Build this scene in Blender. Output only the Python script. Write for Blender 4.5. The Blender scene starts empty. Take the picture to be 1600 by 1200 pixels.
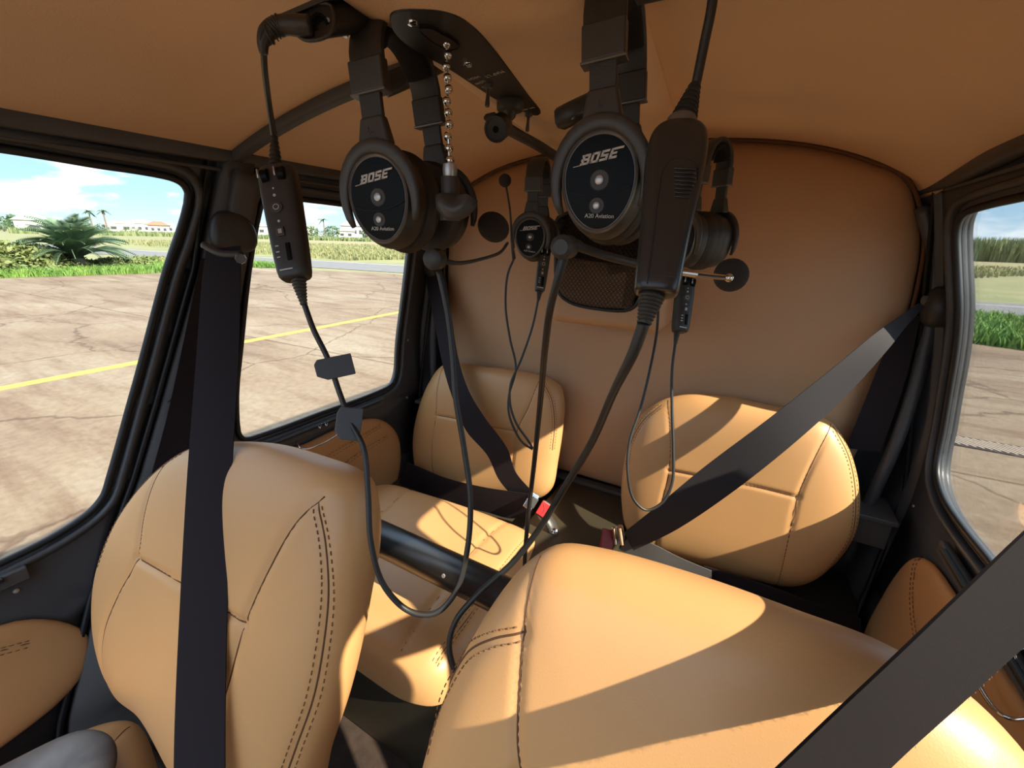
import bpy, bmesh, math, random
from mathutils import Vector as V, Matrix, noise
from mathutils.geometry import tessellate_polygon
random.seed(7)
S = bpy.context.scene
COL = S.collection
R_ = math.radians

# ------------------------------------------------------------ camera
FPX = 660.0
YAW, PITCH, ROLL = R_(28.5), R_(18.7), R_(1.7)
CAM = V((.32, 0, 1.55))
fw = V((-math.sin(YAW)*math.cos(PITCH), math.cos(YAW)*math.cos(PITCH), -math.sin(PITCH)))
rt0 = V((math.cos(YAW), math.sin(YAW), 0)); up0 = rt0.cross(fw)
RT = rt0*math.cos(ROLL) + up0*math.sin(ROLL)
UP = up0*math.cos(ROLL) - rt0*math.sin(ROLL)
cd = bpy.data.cameras.new('camera'); cd.sensor_width = 36; cd.lens = FPX/1600*36
cd.clip_start = .02; cd.clip_end = 3000
cam = bpy.data.objects.new('camera', cd); COL.objects.link(cam)
m = Matrix((RT, UP, -fw)).transposed().to_4x4(); m.translation = CAM
cam.matrix_world = m
S.camera = cam

# ------------------------------------------------------------ light
SUN_STRENGTH, SKY_STRENGTH, EXPOSURE = 2.8, 1.0, 2.08
SUNDIR = V((-1.22, .16, -1.0)).normalized()       # direction the light travels
sl = bpy.data.lights.new('sun', 'SUN'); sl.energy = SUN_STRENGTH; sl.angle = R_(.6); sl.color = (1, .89, .72)
so = bpy.data.objects.new('sun', sl); COL.objects.link(so); so.location = (3, -1, 6)
so.rotation_euler = SUNDIR.to_track_quat('-Z', 'Y').to_euler()
S.view_settings.view_transform = 'Standard'; S.view_settings.look = 'None'
S.view_settings.gamma = 1; S.view_settings.use_curve_mapping = False
S.view_settings.exposure = EXPOSURE
S.cycles.use_denoising = True
S.cycles.max_bounces = 10; S.cycles.diffuse_bounces = 7; S.cycles.transparent_max_bounces = 12
S.cycles.caustics_reflective = False; S.cycles.caustics_refractive = False; S.cycles.sample_clamp_indirect = 6

def world():
    w = bpy.data.worlds.new('sky'); S.world = w; w.use_nodes = True
    n = w.node_tree.nodes; l = w.node_tree.links; n.clear()
    out = n.new('ShaderNodeOutputWorld'); bg = n.new('ShaderNodeBackground')
    tc = n.new('ShaderNodeTexCoord'); sep = n.new('ShaderNodeSeparateXYZ')
    l.new(tc.outputs['Generated'], sep.inputs[0])
    cr = n.new('ShaderNodeValToRGB'); l.new(sep.outputs['Z'], cr.inputs[0])
    e = cr.color_ramp.elements
    e[0].position = 0; e[0].color = (.24, .31, .355, 1)
    e[1].position = .6; e[1].color = (.46, .56, .70, 1)
    for p, c in ((.06, (.17, .265, .345, 1)), (.16, (.115, .215, .33, 1)), (.3, (.16, .27, .42, 1))):
        k = e.new(p); k.color = c
    mp = n.new('ShaderNodeMapping'); mp.inputs['Scale'].default_value = (1, 1, 3.4); mp.inputs['Location'].default_value = (.35, .2, .1)
    l.new(tc.outputs['Generated'], mp.inputs[0])
    no = n.new('ShaderNodeTexNoise'); no.inputs['Scale'].default_value = 7.5; no.inputs['Detail'].default_value = 9; no.inputs['Roughness'].default_value = .56
    l.new(mp.outputs[0], no.inputs['Vector'])
    c2 = n.new('ShaderNodeValToRGB'); c2.color_ramp.elements[0].position = .49; c2.color_ramp.elements[1].position = .62
    l.new(no.outputs['Fac'], c2.inputs[0])
    mx = n.new('ShaderNodeMix'); mx.data_type = 'RGBA'
    mx.inputs['B'].default_value = (.38, .41, .44, 1)
    l.new(c2.outputs[0], mx.inputs['Factor']); l.new(cr.outputs[0], mx.inputs['A'])
    l.new(mx.outputs['Result'], bg.inputs['Color']); bg.inputs['Strength'].default_value = SKY_STRENGTH
    l.new(bg.outputs[0], out.inputs[0])
world()

# ------------------------------------------------------------ photo measurements -> world
def ray(px, py): return fw + RT*((px-800)/FPX) - UP*((py-600)/FPX)
def PD(px, py, d): return CAM + ray(px, py)*d
def on(px, py, ax, val):
    r = ray(px, py); return CAM + r*((val-CAM[ax])/r[ax])
def onpl(px, py, p0, nrm):
    r = ray(px, py); return CAM + r*((p0-CAM).dot(nrm)/r.dot(nrm))
_Z = [0, .4, .6, .8, 1.0, 1.2, 1.4, 1.6, 1.69, 1.8]; _X = [.55, .66, .70, .73, .74, .73, .69, .635, .61, .57]
def lerp_t(t, A, B):
    if t <= A[0]: return B[0]
    for i in range(1, len(A)):
        if t <= A[i]:
            f = (t-A[i-1])/(A[i]-A[i-1]); return B[i-1]+(B[i]-B[i-1])*f
    return B[-1]
def WX(z): 
    # smooth wall half width
    return (lerp_t(z-.05, _Z, _X)+2*lerp_t(z, _Z, _X)+lerp_t(z+.05, _Z, _X))/4
def side(px, py, s):
    r = ray(px, py); t = (s*.62-CAM.x)/r.x
    for i in range(40):
        z = CAM.z + r.z*t; t = .5*t + .5*(s*WX(z)-CAM.x)/r.x
    p = CAM + r*t; return p
def dep(p): return (V(p)-CAM).dot(fw)

# ------------------------------------------------------------ materials
MATS = {}
def mat(name, col, rough=.5, metal=0, noise_s=None, noise_amt=.15, bump=0, bump_s=200, spec=.5, coat=0, col2=None, sheen=0):
    if name in MATS: return MATS[name]
    mm = bpy.data.materials.new(name); mm.use_nodes = True
    n = mm.node_tree.nodes; l = mm.node_tree.links; b = n['Principled BSDF']
    b.inputs['Base Color'].default_value = (*col, 1); b.inputs['Roughness'].default_value = rough
    b.inputs['Metallic'].default_value = metal; b.inputs['Specular IOR Level'].default_value = spec
    b.inputs['Coat Weight'].default_value = coat; b.inputs['Sheen Weight'].default_value = sheen
    tc = n.new('ShaderNodeTexCoord')
    if noise_s:
        no = n.new('ShaderNodeTexNoise'); no.inputs['Scale'].default_value = noise_s; no.inputs['Detail'].default_value = 6
        l.new(tc.outputs['Object'], no.inputs['Vector'])
        cr = n.new('ShaderNodeValToRGB'); l.new(no.outputs['Fac'], cr.inputs[0])
        c2 = col2 or tuple(c*(1-noise_amt*2) for c in col)
        cr.color_ramp.elements[0].position = .35; cr.color_ramp.elements[1].position = .65
        cr.color_ramp.elements[0].color = (*c2, 1); cr.color_ramp.elements[1].color = (*col, 1)
        l.new(cr.outputs[0], b.inputs['Base Color'])
    if bump:
        n2 = n.new('ShaderNodeTexNoise'); n2.inputs['Scale'].default_value = bump_s; n2.inputs['Detail'].default_value = 3
        l.new(tc.outputs['Object'], n2.inputs['Vector'])
        bp = n.new('ShaderNodeBump'); bp.inputs['Strength'].default_value = bump; bp.inputs['Distance'].default_value = .002
        l.new(n2.outputs['Fac'], bp.inputs['Height']); l.new(bp.outputs[0], b.inputs['Normal'])
    MATS[name] = mm; return mm
def leather(name, col, rough=.42, cells=420, bump=.10):
    mm = mat(name, col, rough, noise_s=3.0, noise_amt=.05)
    n = mm.node_tree.nodes; l = mm.node_tree.links; b = n['Principled BSDF']
    tc = [x for x in n if x.type == 'TEX_COORD'][0]
    vo = n.new('ShaderNodeTexVoronoi'); vo.feature = 'DISTANCE_TO_EDGE'; vo.inputs['Scale'].default_value = cells
    l.new(tc.outputs['Object'], vo.inputs['Vector'])
    bp = n.new('ShaderNodeBump'); bp.inputs['Strength'].default_value = bump; bp.inputs['Distance'].default_value = .001
    l.new(vo.outputs['Distance'], bp.inputs['Height']); l.new(bp.outputs[0], b.inputs['Normal'])
    return mm
def webbing(name, col, rough=.55):
    mm = mat(name, col, rough, spec=.12)
    n = mm.node_tree.nodes; l = mm.node_tree.links; b = n['Principled BSDF']
    tc = n.new('ShaderNodeTexCoord'); wv = n.new('ShaderNodeTexWave'); wv.inputs['Scale'].default_value = 420
    wv.bands_direction = 'DIAGONAL'; wv.inputs['Distortion'].default_value = .6
    l.new(tc.outputs['Object'], wv.inputs['Vector'])
    bp = n.new('ShaderNodeBump'); bp.inputs['Strength'].default_value = .2; bp.inputs['Distance'].default_value = .0006
    l.new(wv.outputs['Fac'], bp.inputs['Height']); l.new(bp.outputs[0], b.inputs['Normal'])
    return mm
LEA = leather('tan_leather', (.61, .325, .13))
HEAD = mat('headliner_vinyl', (.86, .60, .39), .6, noise_s=2.2, noise_amt=.05, bump=.25, bump_s=420)
BULK = mat('bulkhead_vinyl', (.56, .33, .175), .55, noise_s=2, noise_amt=.05, bump=.2, bump_s=380)
SEAM = mat('seam_thread', (.12, .05, .018), .8)
STI = mat('stitch_thread', (.20, .09, .03), .7)
FRAME = mat('black_painted_frame', (.075, .078, .084), .42, bump=.15, bump_s=300, noise_s=9, noise_amt=.1)
FRAME2 = mat('charcoal_trim', (.070, .069, .069), .6, bump=.2, bump_s=400)
RUB = mat('rubber_seal', (.010, .011, .013), .45)
PLA = mat('matt_black_plastic', (.036, .033, .030), .46, bump=.12, bump_s=900)
PLA2 = mat('dark_grey_plastic', (.052, .048, .044), .42, bump=.1, bump_s=900)
GLO = mat('gloss_black_plastic', (.005, .005, .005), .38, spec=.12)
FOAM = mat('black_foam', (.034, .029, .027), .95, bump=.8, bump_s=900)
PAD = mat('fleece_pad', (.012, .010, .009), 1, bump=1, bump_s=500)
CHR = mat('chrome', (.75, .74, .72), .12, 1)
SILV = mat('silver_button', (.55, .55, .54), .35, .6)
WHITE = mat('white_print', (.62, .6, .56), .5)
GREYR = mat('satin_grey_ring', (.16, .15, .14), .32, .4)
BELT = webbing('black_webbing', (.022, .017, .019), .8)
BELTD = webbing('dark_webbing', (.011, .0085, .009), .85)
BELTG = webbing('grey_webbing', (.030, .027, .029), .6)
RED = mat('red_plastic', (.62, .02, .02), .3)
GRAYT = mat('grey_tape', (.075, .08, .085), .55)
MESHB = mat('black_mesh', (.012, .010, .009), .5)
CABLE = mat('black_cable', (.022, .020, .018), .42)
DARKL = mat('worn_dark_leather', (.10, .085, .078), .5, noise_s=18, col2=(.20, .18, .165))
CARP = mat('dark_brown_carpet', (.045, .026, .017), .9, noise_s=40, noise_amt=.2, bump=.6, bump_s=300)
CONS = mat('dark_console_metal', (.045, .036, .022), .42, noise_s=6, noise_amt=.1)
def glass_mat():
    mm = bpy.data.materials.new('clear_acrylic'); mm.use_nodes = True
    n = mm.node_tree.nodes; l = mm.node_tree.links; n.clear()
    o = n.new('ShaderNodeOutputMaterial'); t = n.new('ShaderNodeBsdfTransparent'); g = n.new('ShaderNodeBsdfGlossy')
    t.inputs[0].default_value = (.95, .965, .96, 1); g.inputs['Roughness'].default_value = .03
    f = n.new('ShaderNodeLayerWeight'); f.inputs[0].default_value = .12; f2 = n.new('ShaderNodeMath'); f2.operation = 'MULTIPLY'; f2.inputs[1].default_value = .5; l.new(f.outputs['Fresnel'], f2.inputs[0])
    mx = n.new('ShaderNodeMixShader'); l.new(f2.outputs[0], mx.inputs[0]); l.new(t.outputs[0], mx.inputs[1]); l.new(g.outputs[0], mx.inputs[2])
    l.new(mx.outputs[0], o.inputs[0]); return mm
GLASS = glass_mat()

# ------------------------------------------------------------ builders
def link(name, me, mt=None, parent=None, smooth=True, ob=None):
    if mt: me.materials.append(mt)
    if smooth:
        for p in me.polygons: p.use_smooth = True
    o = bpy.data.objects.new(name, me); COL.objects.link(o)
    if parent: o.parent = parent; o.matrix_parent_inverse = parent.matrix_world.inverted()
    return o
def mesh(name, vs, fs, mt=None, parent=None, smooth=True):
    me = bpy.data.meshes.new(name); me.from_pydata([tuple(v) for v in vs], [], fs); me.update()
    return link(name, me, mt, parent, smooth)
def frombm(name, bm, mt, parent=None, smooth=False):
    me = bpy.data.meshes.new(name); bm.to_mesh(me); bm.free(); return link(name, me, mt, parent, smooth)
def tag(o, label, cat, group=None, kind=None):
    o['label'] = label; o['category'] = cat
    if group: o['group'] = group
    if kind: o['kind'] = kind
    return o
def empty(name, loc, label, cat, group=None):
    o = bpy.data.objects.new(name, None); o.location = loc; o.empty_display_size = .05; COL.objects.link(o)
    o.matrix_world = Matrix.Translation(V(loc))
    return tag(o, label, cat, group)
def struct(o): o['kind'] = 'structure'; return o
def sharp(o, ang=35):
    o.data.set_sharp_from_angle(angle=R_(ang)) if hasattr(o.data, 'set_sharp_from_angle') else None
    return o
def mod_bevel(o, w, seg=3, ang=35):
    b = o.modifiers.new('bevel', 'BEVEL'); b.width = w; b.segments = seg; b.limit_method = 'ANGLE'; b.angle_limit = R_(ang)
    for p in o.data.polygons: p.use_smooth = True
    o.modifiers.new('wn', 'WEIGHTED_NORMAL')
    return o
def catmull(pts, n=8, closed=False):
    pts = [V(p) for p in pts]; out = []; L = len(pts)
    rng = range(L if closed else L-1)
    for i in rng:
        if closed: p0, p1, p2, p3 = pts[i-1], pts[i], pts[(i+1) % L], pts[(i+2) % L]
        else:
            p1, p2 = pts[i], pts[i+1]
            p0 = pts[i-1] if i else p1*2-p2; p3 = pts[i+2] if i+2 < L else p2*2-p1
        # centripetal
        def al(a, b): return max((b-a).length**.5, 1e-6)
        t0 = 0; t1 = t0+al(p0, p1); t2 = t1+al(p1, p2); t3 = t2+al(p2, p3)
        for k in range(n):
            t = t1+(t2-t1)*k/n
            A1 = p0*((t1-t)/(t1-t0))+p1*((t-t0)/(t1-t0)); A2 = p1*((t2-t)/(t2-t1))+p2*((t-t1)/(t2-t1)); A3 = p2*((t3-t)/(t3-t2))+p3*((t-t2)/(t3-t2))
            B1 = A1*((t2-t)/(t2-t0))+A2*((t-t0)/(t2-t0)); B2 = A2*((t3-t)/(t3-t1))+A3*((t-t1)/(t3-t1))
            out.append(B1*((t2-t)/(t2-t1))+B2*((t-t1)/(t2-t1)))
    if not closed: out.append(pts[-1].copy())
    return out
def tube_data(pts, r, n=10, closed=False, sq=None, upv=None):
    """r: radius or list; sq=(w,h): rectangular-ish section half sizes"""
    L = len(pts); vs = []; fs = []
    T = [((pts[(i+1) % L] if closed or i+1 < L else pts[i])-(pts[i-1] if closed or i else pts[i])).normalized() for i in range(L)]
    nrm = upv or (V((0, 0, 1)) if abs(T[0].z) < .9 else V((1, 0, 0)))
    for i in range(L):
        nrm = (nrm-T[i]*nrm.dot(T[i]))
        if upv and not closed: nrm = upv-T[i]*upv.dot(T[i])
        nrm.normalize(); bi = T[i].cross(nrm)
        rr = r[i] if isinstance(r, (list, tuple)) else r
        for k in range(n):
            a = 2*math.pi*k/n; c, s = math.cos(a), math.sin(a)
            if sq:
                q = (abs(c)**6+abs(s)**6)**(-1/6)
                vs.append(pts[i]+nrm*(c*q*sq[1]*rr)+bi*(s*q*sq[0]*rr))
            else: vs.append(pts[i]+nrm*c*rr+bi*s*rr)
    for i in range(L if closed else L-1):
        for k in range(n):
            a = i*n+k; b = i*n+(k+1) % n; j = ((i+1) % L)*n
            fs.append((a, b, j+(k+1) % n, j+k))
    if not closed:
        fs.append(tuple(range(n))[::-1]); fs.append(tuple((L-1)*n+k for k in range(n)))
    return vs, fs
def tube(name, pts, r, mt, parent=None, n=10, res=8, closed=False, sq=None, upv=None, smooth=True):
    pts = [V(p) for p in pts]
    if res:
        if isinstance(r, (list, tuple)):
            L = len(r); r2 = []
            for i in range(L-1):
                for k in range(res): r2.append(r[i]+(r[i+1]-r[i])*k/res)
            r = r2+[r[-1]]
        pts = catmull(pts, res, closed)
    vs, fs = tube_data(pts, r, n, closed, sq, upv)
    return mesh(name, vs, fs, mt, parent, smooth)
def merge(name, parts, mt, parent=None, smooth=True):
    vs = []; fs = []
    for v, f in parts:
        o = len(vs); vs += list(v); fs += [tuple(i+o for i in q) for q in f]
    return mesh(name, vs, fs, mt, parent, smooth)
def frame_m(o, ex, ey, ez):
    mm = Matrix((ex, ey, ez)).transposed().to_4x4(); mm.translation = o; return mm
def box_data(c, ex, ey, ez, dx, dy, dz, taper=1.0):
    c = V(c); vs = []
    for sz in (-1, 1):
        k = taper if sz > 0 else 1
        for sx, sy in ((-1, -1), (1, -1), (1, 1), (-1, 1)):
            vs.append(c+ex*(sx*dx/2*k)+ey*(sy*dy/2*k)+ez*(sz*dz/2))
    return vs, [(3, 2, 1, 0), (4, 5, 6, 7), (0, 1, 5, 4), (1, 2, 6, 5), (2, 3, 7, 6), (3, 0, 4, 7)]
AX = (V((1, 0, 0)), V((0, 1, 0)), V((0, 0, 1)))
def box(name, c, dims, mt, parent=None, axes=AX, bevel=.004, taper=1.0):
    v, f = box_data(c, *axes, *dims, taper)
    o = mesh(name, v, f, mt, parent, False)
    if bevel: mod_bevel(o, bevel)
    return o
def lathe(name, o, axis, prof, mt, parent=None, n=32, ya=1.0, za=1.0, upv=None, egg=0, smooth=True):
    """prof: list of (dist along axis, radius); elliptical by ya (side) / za (up)"""
    o = V(o); axis = V(axis).normalized(); u = upv or (V((0, 0, 1)) if abs(axis.z) < .9 else V((1, 0, 0)))
    u = (u-axis*u.dot(axis)).normalized(); s = axis.cross(u)
    vs = []; fs = []
    for d, r in prof:
        for k in range(n):
            a = 2*math.pi*k/n; cy, sz = math.cos(a), math.sin(a)
            vs.append(o+axis*d+s*(r*ya*cy*(1+egg*sz))+u*(r*za*sz))
    for i in range(len(prof)-1):
        for k in range(n):
            a, b = i*n+k, i*n+(k+1) % n; fs.append((a, b, b+n, a+n))
    fs.append(tuple(range(n))[::-1]); fs.append(tuple((len(prof)-1)*n+k for k in range(n)))
    ob = mesh(name, vs, fs, mt, parent, smooth); sharp(ob, 40); return ob
def ball(name, c, r, mt, parent=None, sx=1, sz=1, axis=V((0, 0, 1))):
    prof = [(-r*sz*math.cos(math.pi*i/14), max(r*math.sin(math.pi*i/14), r*.02)) for i in range(15)]
    return lathe(name, c, axis, prof, mt, parent, n=24)
def ribbon(name, A, B, mt, parent=None, th=.0016, res=8, cross=5, bow=0):
    A = catmull(A, res); B = catmull(B, res); n = len(A); vs = []; fs = []
    for s in (1, -1):
        for i in range(n):
            t = (A[min(i+1, n-1)]-A[max(i-1, 0)]); w = B[i]-A[i]; nn = t.cross(w).normalized()
            for k in range(cross+1):
                f = k/cross; vs.append(A[i].lerp(B[i], f)+nn*(s*th/2+bow*math.sin(math.pi*f)))
    W = cross+1; H = n*W
    for i in range(n-1):
        for k in range(cross):
            a = i*W+k; fs.append((a, a+1, a+W+1, a+W)); b = H+a; fs.append((b, b+W, b+W+1, b+1))
        a = i*W; fs.append((a, a+W, H+a+W, H+a)); a = i*W+cross; fs.append((a, H+a, H+a+W, a+W))
    for i in (0, n-1):
        for k in range(cross):
            a = i*W+k; fs.append((a, H+a, H+a+1, a+1))
    o = mesh(name, vs, fs, mt, parent); sharp(o, 50); return o
def text(name, body, size, M, mt, parent=None, shear=0, ext=.0003, align='CENTER'):
    c = bpy.data.curves.new(name, 'FONT'); c.body = body; c.size = size; c.extrude = ext; c.shear = shear
    c.align_x = align; c.align_y = 'CENTER'; c.offset = 0; c.materials.append(mt)
    o = bpy.data.objects.new(name, c); COL.objects.link(o)
    if parent: o.parent = parent; o.matrix_parent_inverse = parent.matrix_world.inverted()
    o.matrix_world = M
    return o

# cushion: domed pillow with seam grooves
class Puff:
    def __init__(s, name, outline, mapf, front, back, mt, parent=None, pf=(5, 2.2), pb=(5, 2.2), seams=(), rings=46, seg=200, extra=None, edge=None):
        """outline local (u,v) list; mapf(u,v,h)->world; seams=[(pts, depth, width)]"""
        o = catmull([V((a, b, 0)) for a, b in outline], 14, True)
        cu = sum(p.x for p in o)/len(o); cv = sum(p.y for p in o)/len(o)
        mnu, mxu = min(p.x for p in o), max(p.x for p in o); mnv, mxv = min(p.y for p in o), max(p.y for p in o)
        cu, cv = (mnu+mxu)/2, (mnv+mxv)/2
        s.c = (cu, cv); s.mapf = mapf; s.front = front; s.pf = pf; s.extra = extra
        # radius by angle
        s.N = seg; s.rad = [0]*seg
        an = [(math.atan2(p.y-cv, p.x-cu), math.hypot(p.x-cu, p.y-cv)) for p in o]; an.sort()
        ang = [a for a, _ in an]; rr = [r for _, r in an]
        ang = [ang[-1]-2*math.pi]+ang+[ang[0]+2*math.pi]; rr = [rr[-1]]+rr+[rr[0]]
        j = 0
        for k in range(seg):
            a = -math.pi+2*math.pi*k/seg
            while j < len(ang)-2 and ang[j+1] < a: j += 1
            f = (a-ang[j])/max(ang[j+1]-ang[j], 1e-9); s.rad[k] = rr[j]+(rr[j+1]-rr[j])*min(max(f, 0), 1)
        s.seams = [(catmull([V((a, b, 0)) for a, b in pts], 10), d, w) for pts, d, w in seams]
        vs = []; fs = []
        rs = [math.sin(math.pi/2*i/rings)**.9 for i in range(1, rings+1)]
        for sign, hh, pr in ((1, front, pf), (-1, back, pb)):
            vs.append(mapf(cu, cv, s.h(0, cu, cv) if sign > 0 else -back))
            base = len(vs)-1
            for i, r in enumerate(rs):
                for k in range(seg):
                    a = -math.pi+2*math.pi*k/seg; u = cu+math.cos(a)*s.rad[k]*r; v = cv+math.sin(a)*s.rad[k]*r
                    if sign > 0: h = s.h(r, u, v)
                    else: h = -back*(max(0, 1-r**pr[0]))**(1/pr[1])
                    vs.append(mapf(u, v, h))
            for k in range(seg):
                b0 = base+1
                t = (base, b0+k, b0+(k+1) % seg); fs.append(t if sign > 0 else t[::-1])
                for i in range(rings-1):
                    q = (b0+i*seg+k, b0+(i+1)*seg+k, b0+(i+1)*seg+(k+1) % seg, b0+i*seg+(k+1) % seg)
                    fs.append(q if sign > 0 else q[::-1])
        s.ob = mesh(name, vs, fs, mt, parent)
        bm = bmesh.new(); bm.from_mesh(s.ob.data); bmesh.ops.remove_doubles(bm, verts=bm.verts, dist=1e-5)
        bmesh.ops.recalc_face_normals(bm, faces=bm.faces); bm.to_mesh(s.ob.data); bm.free()
    def h(s, r, u, v, groove=True):
        h = s.front*(max(0, 1-min(r, 1)**s.pf[0]))**(1/s.pf[1])
        if s.extra: h += s.extra(u, v)*max(0, 1-min(r, 1)**4)
        if groove:
            for pts, d, w in s.seams:
                m_ = 1e9
                for i in range(len(pts)-1):
                    a, b = pts[i], pts[i+1]; ab = b-a; t = max(0, min(1, ((u-a.x)*ab.x+(v-a.y)*ab.y)/max(ab.x**2+ab.y**2, 1e-12)))
                    dd = (u-a.x-ab.x*t)**2+(v-a.y-ab.y*t)**2
                    if dd < m_: m_ = dd
                if m_ < (w*3.5)**2: h -= d*math.exp(-m_/(w*w))*(1-min(r, 1)**8)
        return h
    def r_at(s, u, v):
        a = math.atan2(v-s.c[1], u-s.c[0]); k = (a+math.pi)/(2*math.pi)*s.N; i = int(k) % s.N; f = k-int(k)
        R = s.rad[i]*(1-f)+s.rad[(i+1) % s.N]*f; return math.hypot(u-s.c[0], v-s.c[1])/R
    def surf(s, u, v, off=0):
        return s.mapf(u, v, s.h(min(s.r_at(u, v), .999), u, v)+off)
    def line(s, name, pts, rad, mt, parent, off=0, res=10):
        p = catmull([V((a, b, 0)) for a, b in pts], res)
        return tube(name, [s.surf(q.x, q.y, off) for q in p], rad, mt, parent, n=6, res=0)
    def stitches(s, name, pts, parent, gap=.004, step=.008, rad=.0006, mt=None, rows=(-1, 1), off=.0004):
        p = catmull([V((a, b, 0)) for a, b in pts], 30); acc = 0; parts = []; last = p[0]; onn = []
        for i in range(1, len(p)):
            seg = (p[i]-p[i-1]).length; acc += seg
            if acc >= step:
                acc = 0; d = (p[i]-p[i-1]).normalized(); nn = V((-d.y, d.x, 0))
                for rw in rows:
                    c = p[i]+nn*gap*rw; a = c-d*step*.3; b = c+d*step*.3
                    pa, pb = s.surf(a.x, a.y, off), s.surf(b.x, b.y, off)
                    parts.append(tube_data([pa, (pa+pb)/2+(s.surf(c.x, c.y, off+rad*.6)-s.surf(c.x, c.y, off)), pb], rad, 5))
        o = merge(name, parts, mt or STI, parent); o['kind'] = 'stuff'; return o

# sheet on side wall from (y,z) loops
def wall_sheet(name, s, outer, holes, mt, parent=None, th=.02, inset=0.0, step=.03):
    loops = [[V((a, b, 0)) for a, b in outer]]+[[V((a, b, 0)) for a, b in h] for h in holes]
    tris = tessellate_polygon(loops); flat = [p for lp in loops for p in lp]
    bm = bmesh.new(); bv = [bm.verts.new((0, p.x, p.y)) for p in flat]
    for t in tris:
        try: bm.faces.new([bv[i] for i in t])
        except ValueError: pass
    z0 = min(p.y for p in flat); z1 = max(p.y for p in flat); z = z0+step
    while z < z1:
        bmesh.ops.bisect_plane(bm, geom=bm.verts[:]+bm.edges[:]+bm.faces[:], plane_co=(0, 0, z), plane_no=(0, 0, 1)); z += step
    for v in bm.verts: v.co.x = s*(WX(v.co.z)-inset)
    bmesh.ops.recalc_face_normals(bm, faces=bm.faces)
    # normals towards cabin
    sm = sum(f.normal.x*f.calc_area() for f in bm.faces)
    if sm*s > 0: bmesh.ops.reverse_faces(bm, faces=bm.faces[:])
    o = frombm(name, bm, mt, parent, True)
    md = o.modifiers.new('solid', 'SOLIDIFY'); md.thickness = th; md.offset = -1
    sharp(o, 40)
    return o
def loop_yz(s, pix, n=6):
    p = [side(a, b, s) for a, b in pix]
    return catmull([V((q.y, q.z, 0)) for q in p], n, True)
def W3(s, y, z, off=0): return V((s*(WX(z)-off), y, z))

# ============================================================ OUTSIDE
def ground_mat():
    mm = mat('apron_concrete', (.36, .27, .19), .9, bump=.3, bump_s=60)
    n = mm.node_tree.nodes; l = mm.node_tree.links; b = n['Principled BSDF']
    tc = n.new('ShaderNodeTexCoord')
    def mapping(sc, rot=0):
        mp = n.new('ShaderNodeMapping'); mp.inputs['Scale'].default_value = sc; mp.inputs['Rotation'].default_value = (0, 0, rot); l.new(tc.outputs['Object'], mp.inputs[0]); return mp
    def noi(sc, det, mp, ro=.6):
        no = n.new('ShaderNodeTexNoise'); no.inputs['Scale'].default_value = sc; no.inputs['Detail'].default_value = det; no.inputs['Roughness'].default_value = ro; l.new(mp.outputs[0], no.inputs['Vector']); return no
    def ramp(src, stops):
        cr = n.new('ShaderNodeValToRGB'); l.new(src, cr.inputs[0]); e = cr.color_ramp.elements
        e[0].position, e[0].color = stops[0][0], (*stops[0][1], 1); e[1].position, e[1].color = stops[-1][0], (*stops[-1][1], 1)
        for p, c in stops[1:-1]:
            k = e.new(p); k.color = (*c, 1)
        return cr
    def mix(a, bb, f, mode='MULTIPLY'):
        mx = n.new('ShaderNodeMix'); mx.data_type = 'RGBA'; mx.blend_type = mode
        if isinstance(f, float): mx.inputs['Factor'].default_value = f
        else: l.new(f, mx.inputs['Factor'])
        l.new(a, mx.inputs['A']); l.new(bb, mx.inputs['B']); return mx.outputs['Result']
    base = ramp(noi(.35, 8, mapping((1, 1.6, 1), .3)).outputs['Fac'], [(.3, (.165, .108, .068)), (.5, (.235, .170, .110)), (.7, (.29, .235, .165))])
    fine = ramp(noi(14, 10, mapping((1, 1, 1)), .7).outputs['Fac'], [(.3, (.62, .58, .54)), (.6, (1, 1, 1))])
    streak = ramp(noi(1.1, 7, mapping((.5, 3.2, 1), .5)).outputs['Fac'], [(.36, (.62, .50, .42)), (.52, (1, 1, 1))])
    c = mix(base.outputs[0], fine.outputs[0], .75); c = mix(c, streak.outputs[0], .7)
    # cracks
    wob = noi(.9, 5, mapping((1, 1, 1)))
    add = n.new('ShaderNodeMix'); add.data_type = 'RGBA'; add.blend_type = 'LINEAR_LIGHT'; add.inputs['Factor'].default_value = .35
    l.new(tc.outputs['Object'], add.inputs['A']); l.new(wob.outputs['Color'], add.inputs['B'])
    vo = n.new('ShaderNodeTexVoronoi'); vo.feature = 'DISTANCE_TO_EDGE'; vo.inputs['Scale'].default_value = .42; l.new(add.outputs['Result'], vo.inputs['Vector'])
    cr = ramp(vo.outputs['Distance'], [(.0, (.35, .25, .18)), (.012, (1, 1, 1))]); c = mix(c, cr.outputs[0], .75)
    # slab joints
    br = n.new('ShaderNodeTexBrick'); br.offset = 0; br.inputs['Scale'].default_value = 1; br.inputs['Brick Width'].default_value = 11; br.inputs['Row Height'].default_value = 4
    br.inputs['Mortar Size'].default_value = .018; br.inputs['Color1'].default_value = (1, 1, 1, 1); br.inputs['Color2'].default_value = (.86, .84, .82, 1); br.inputs['Mortar'].default_value = (.42, .30, .22, 1)
    l.new(mapping((1, 1, 1), -.04).outputs[0], br.inputs['Vector']); c = mix(c, br.outputs['Color'], .8)
    l.new(c, b.inputs['Base Color']); return mm
def flat(name, pts, z, mt, kind='structure'):
    o = mesh(name, [(x, y, z) for x, y in pts], [tuple(range(len(pts)))], mt, None, False)
    if kind: o['kind'] = kind
    return o
GR = mat('dry_grass', (.24, .22, .10), .95, noise_s=.5, col2=(.17, .18, .07), bump=1, bump_s=8)
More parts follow.
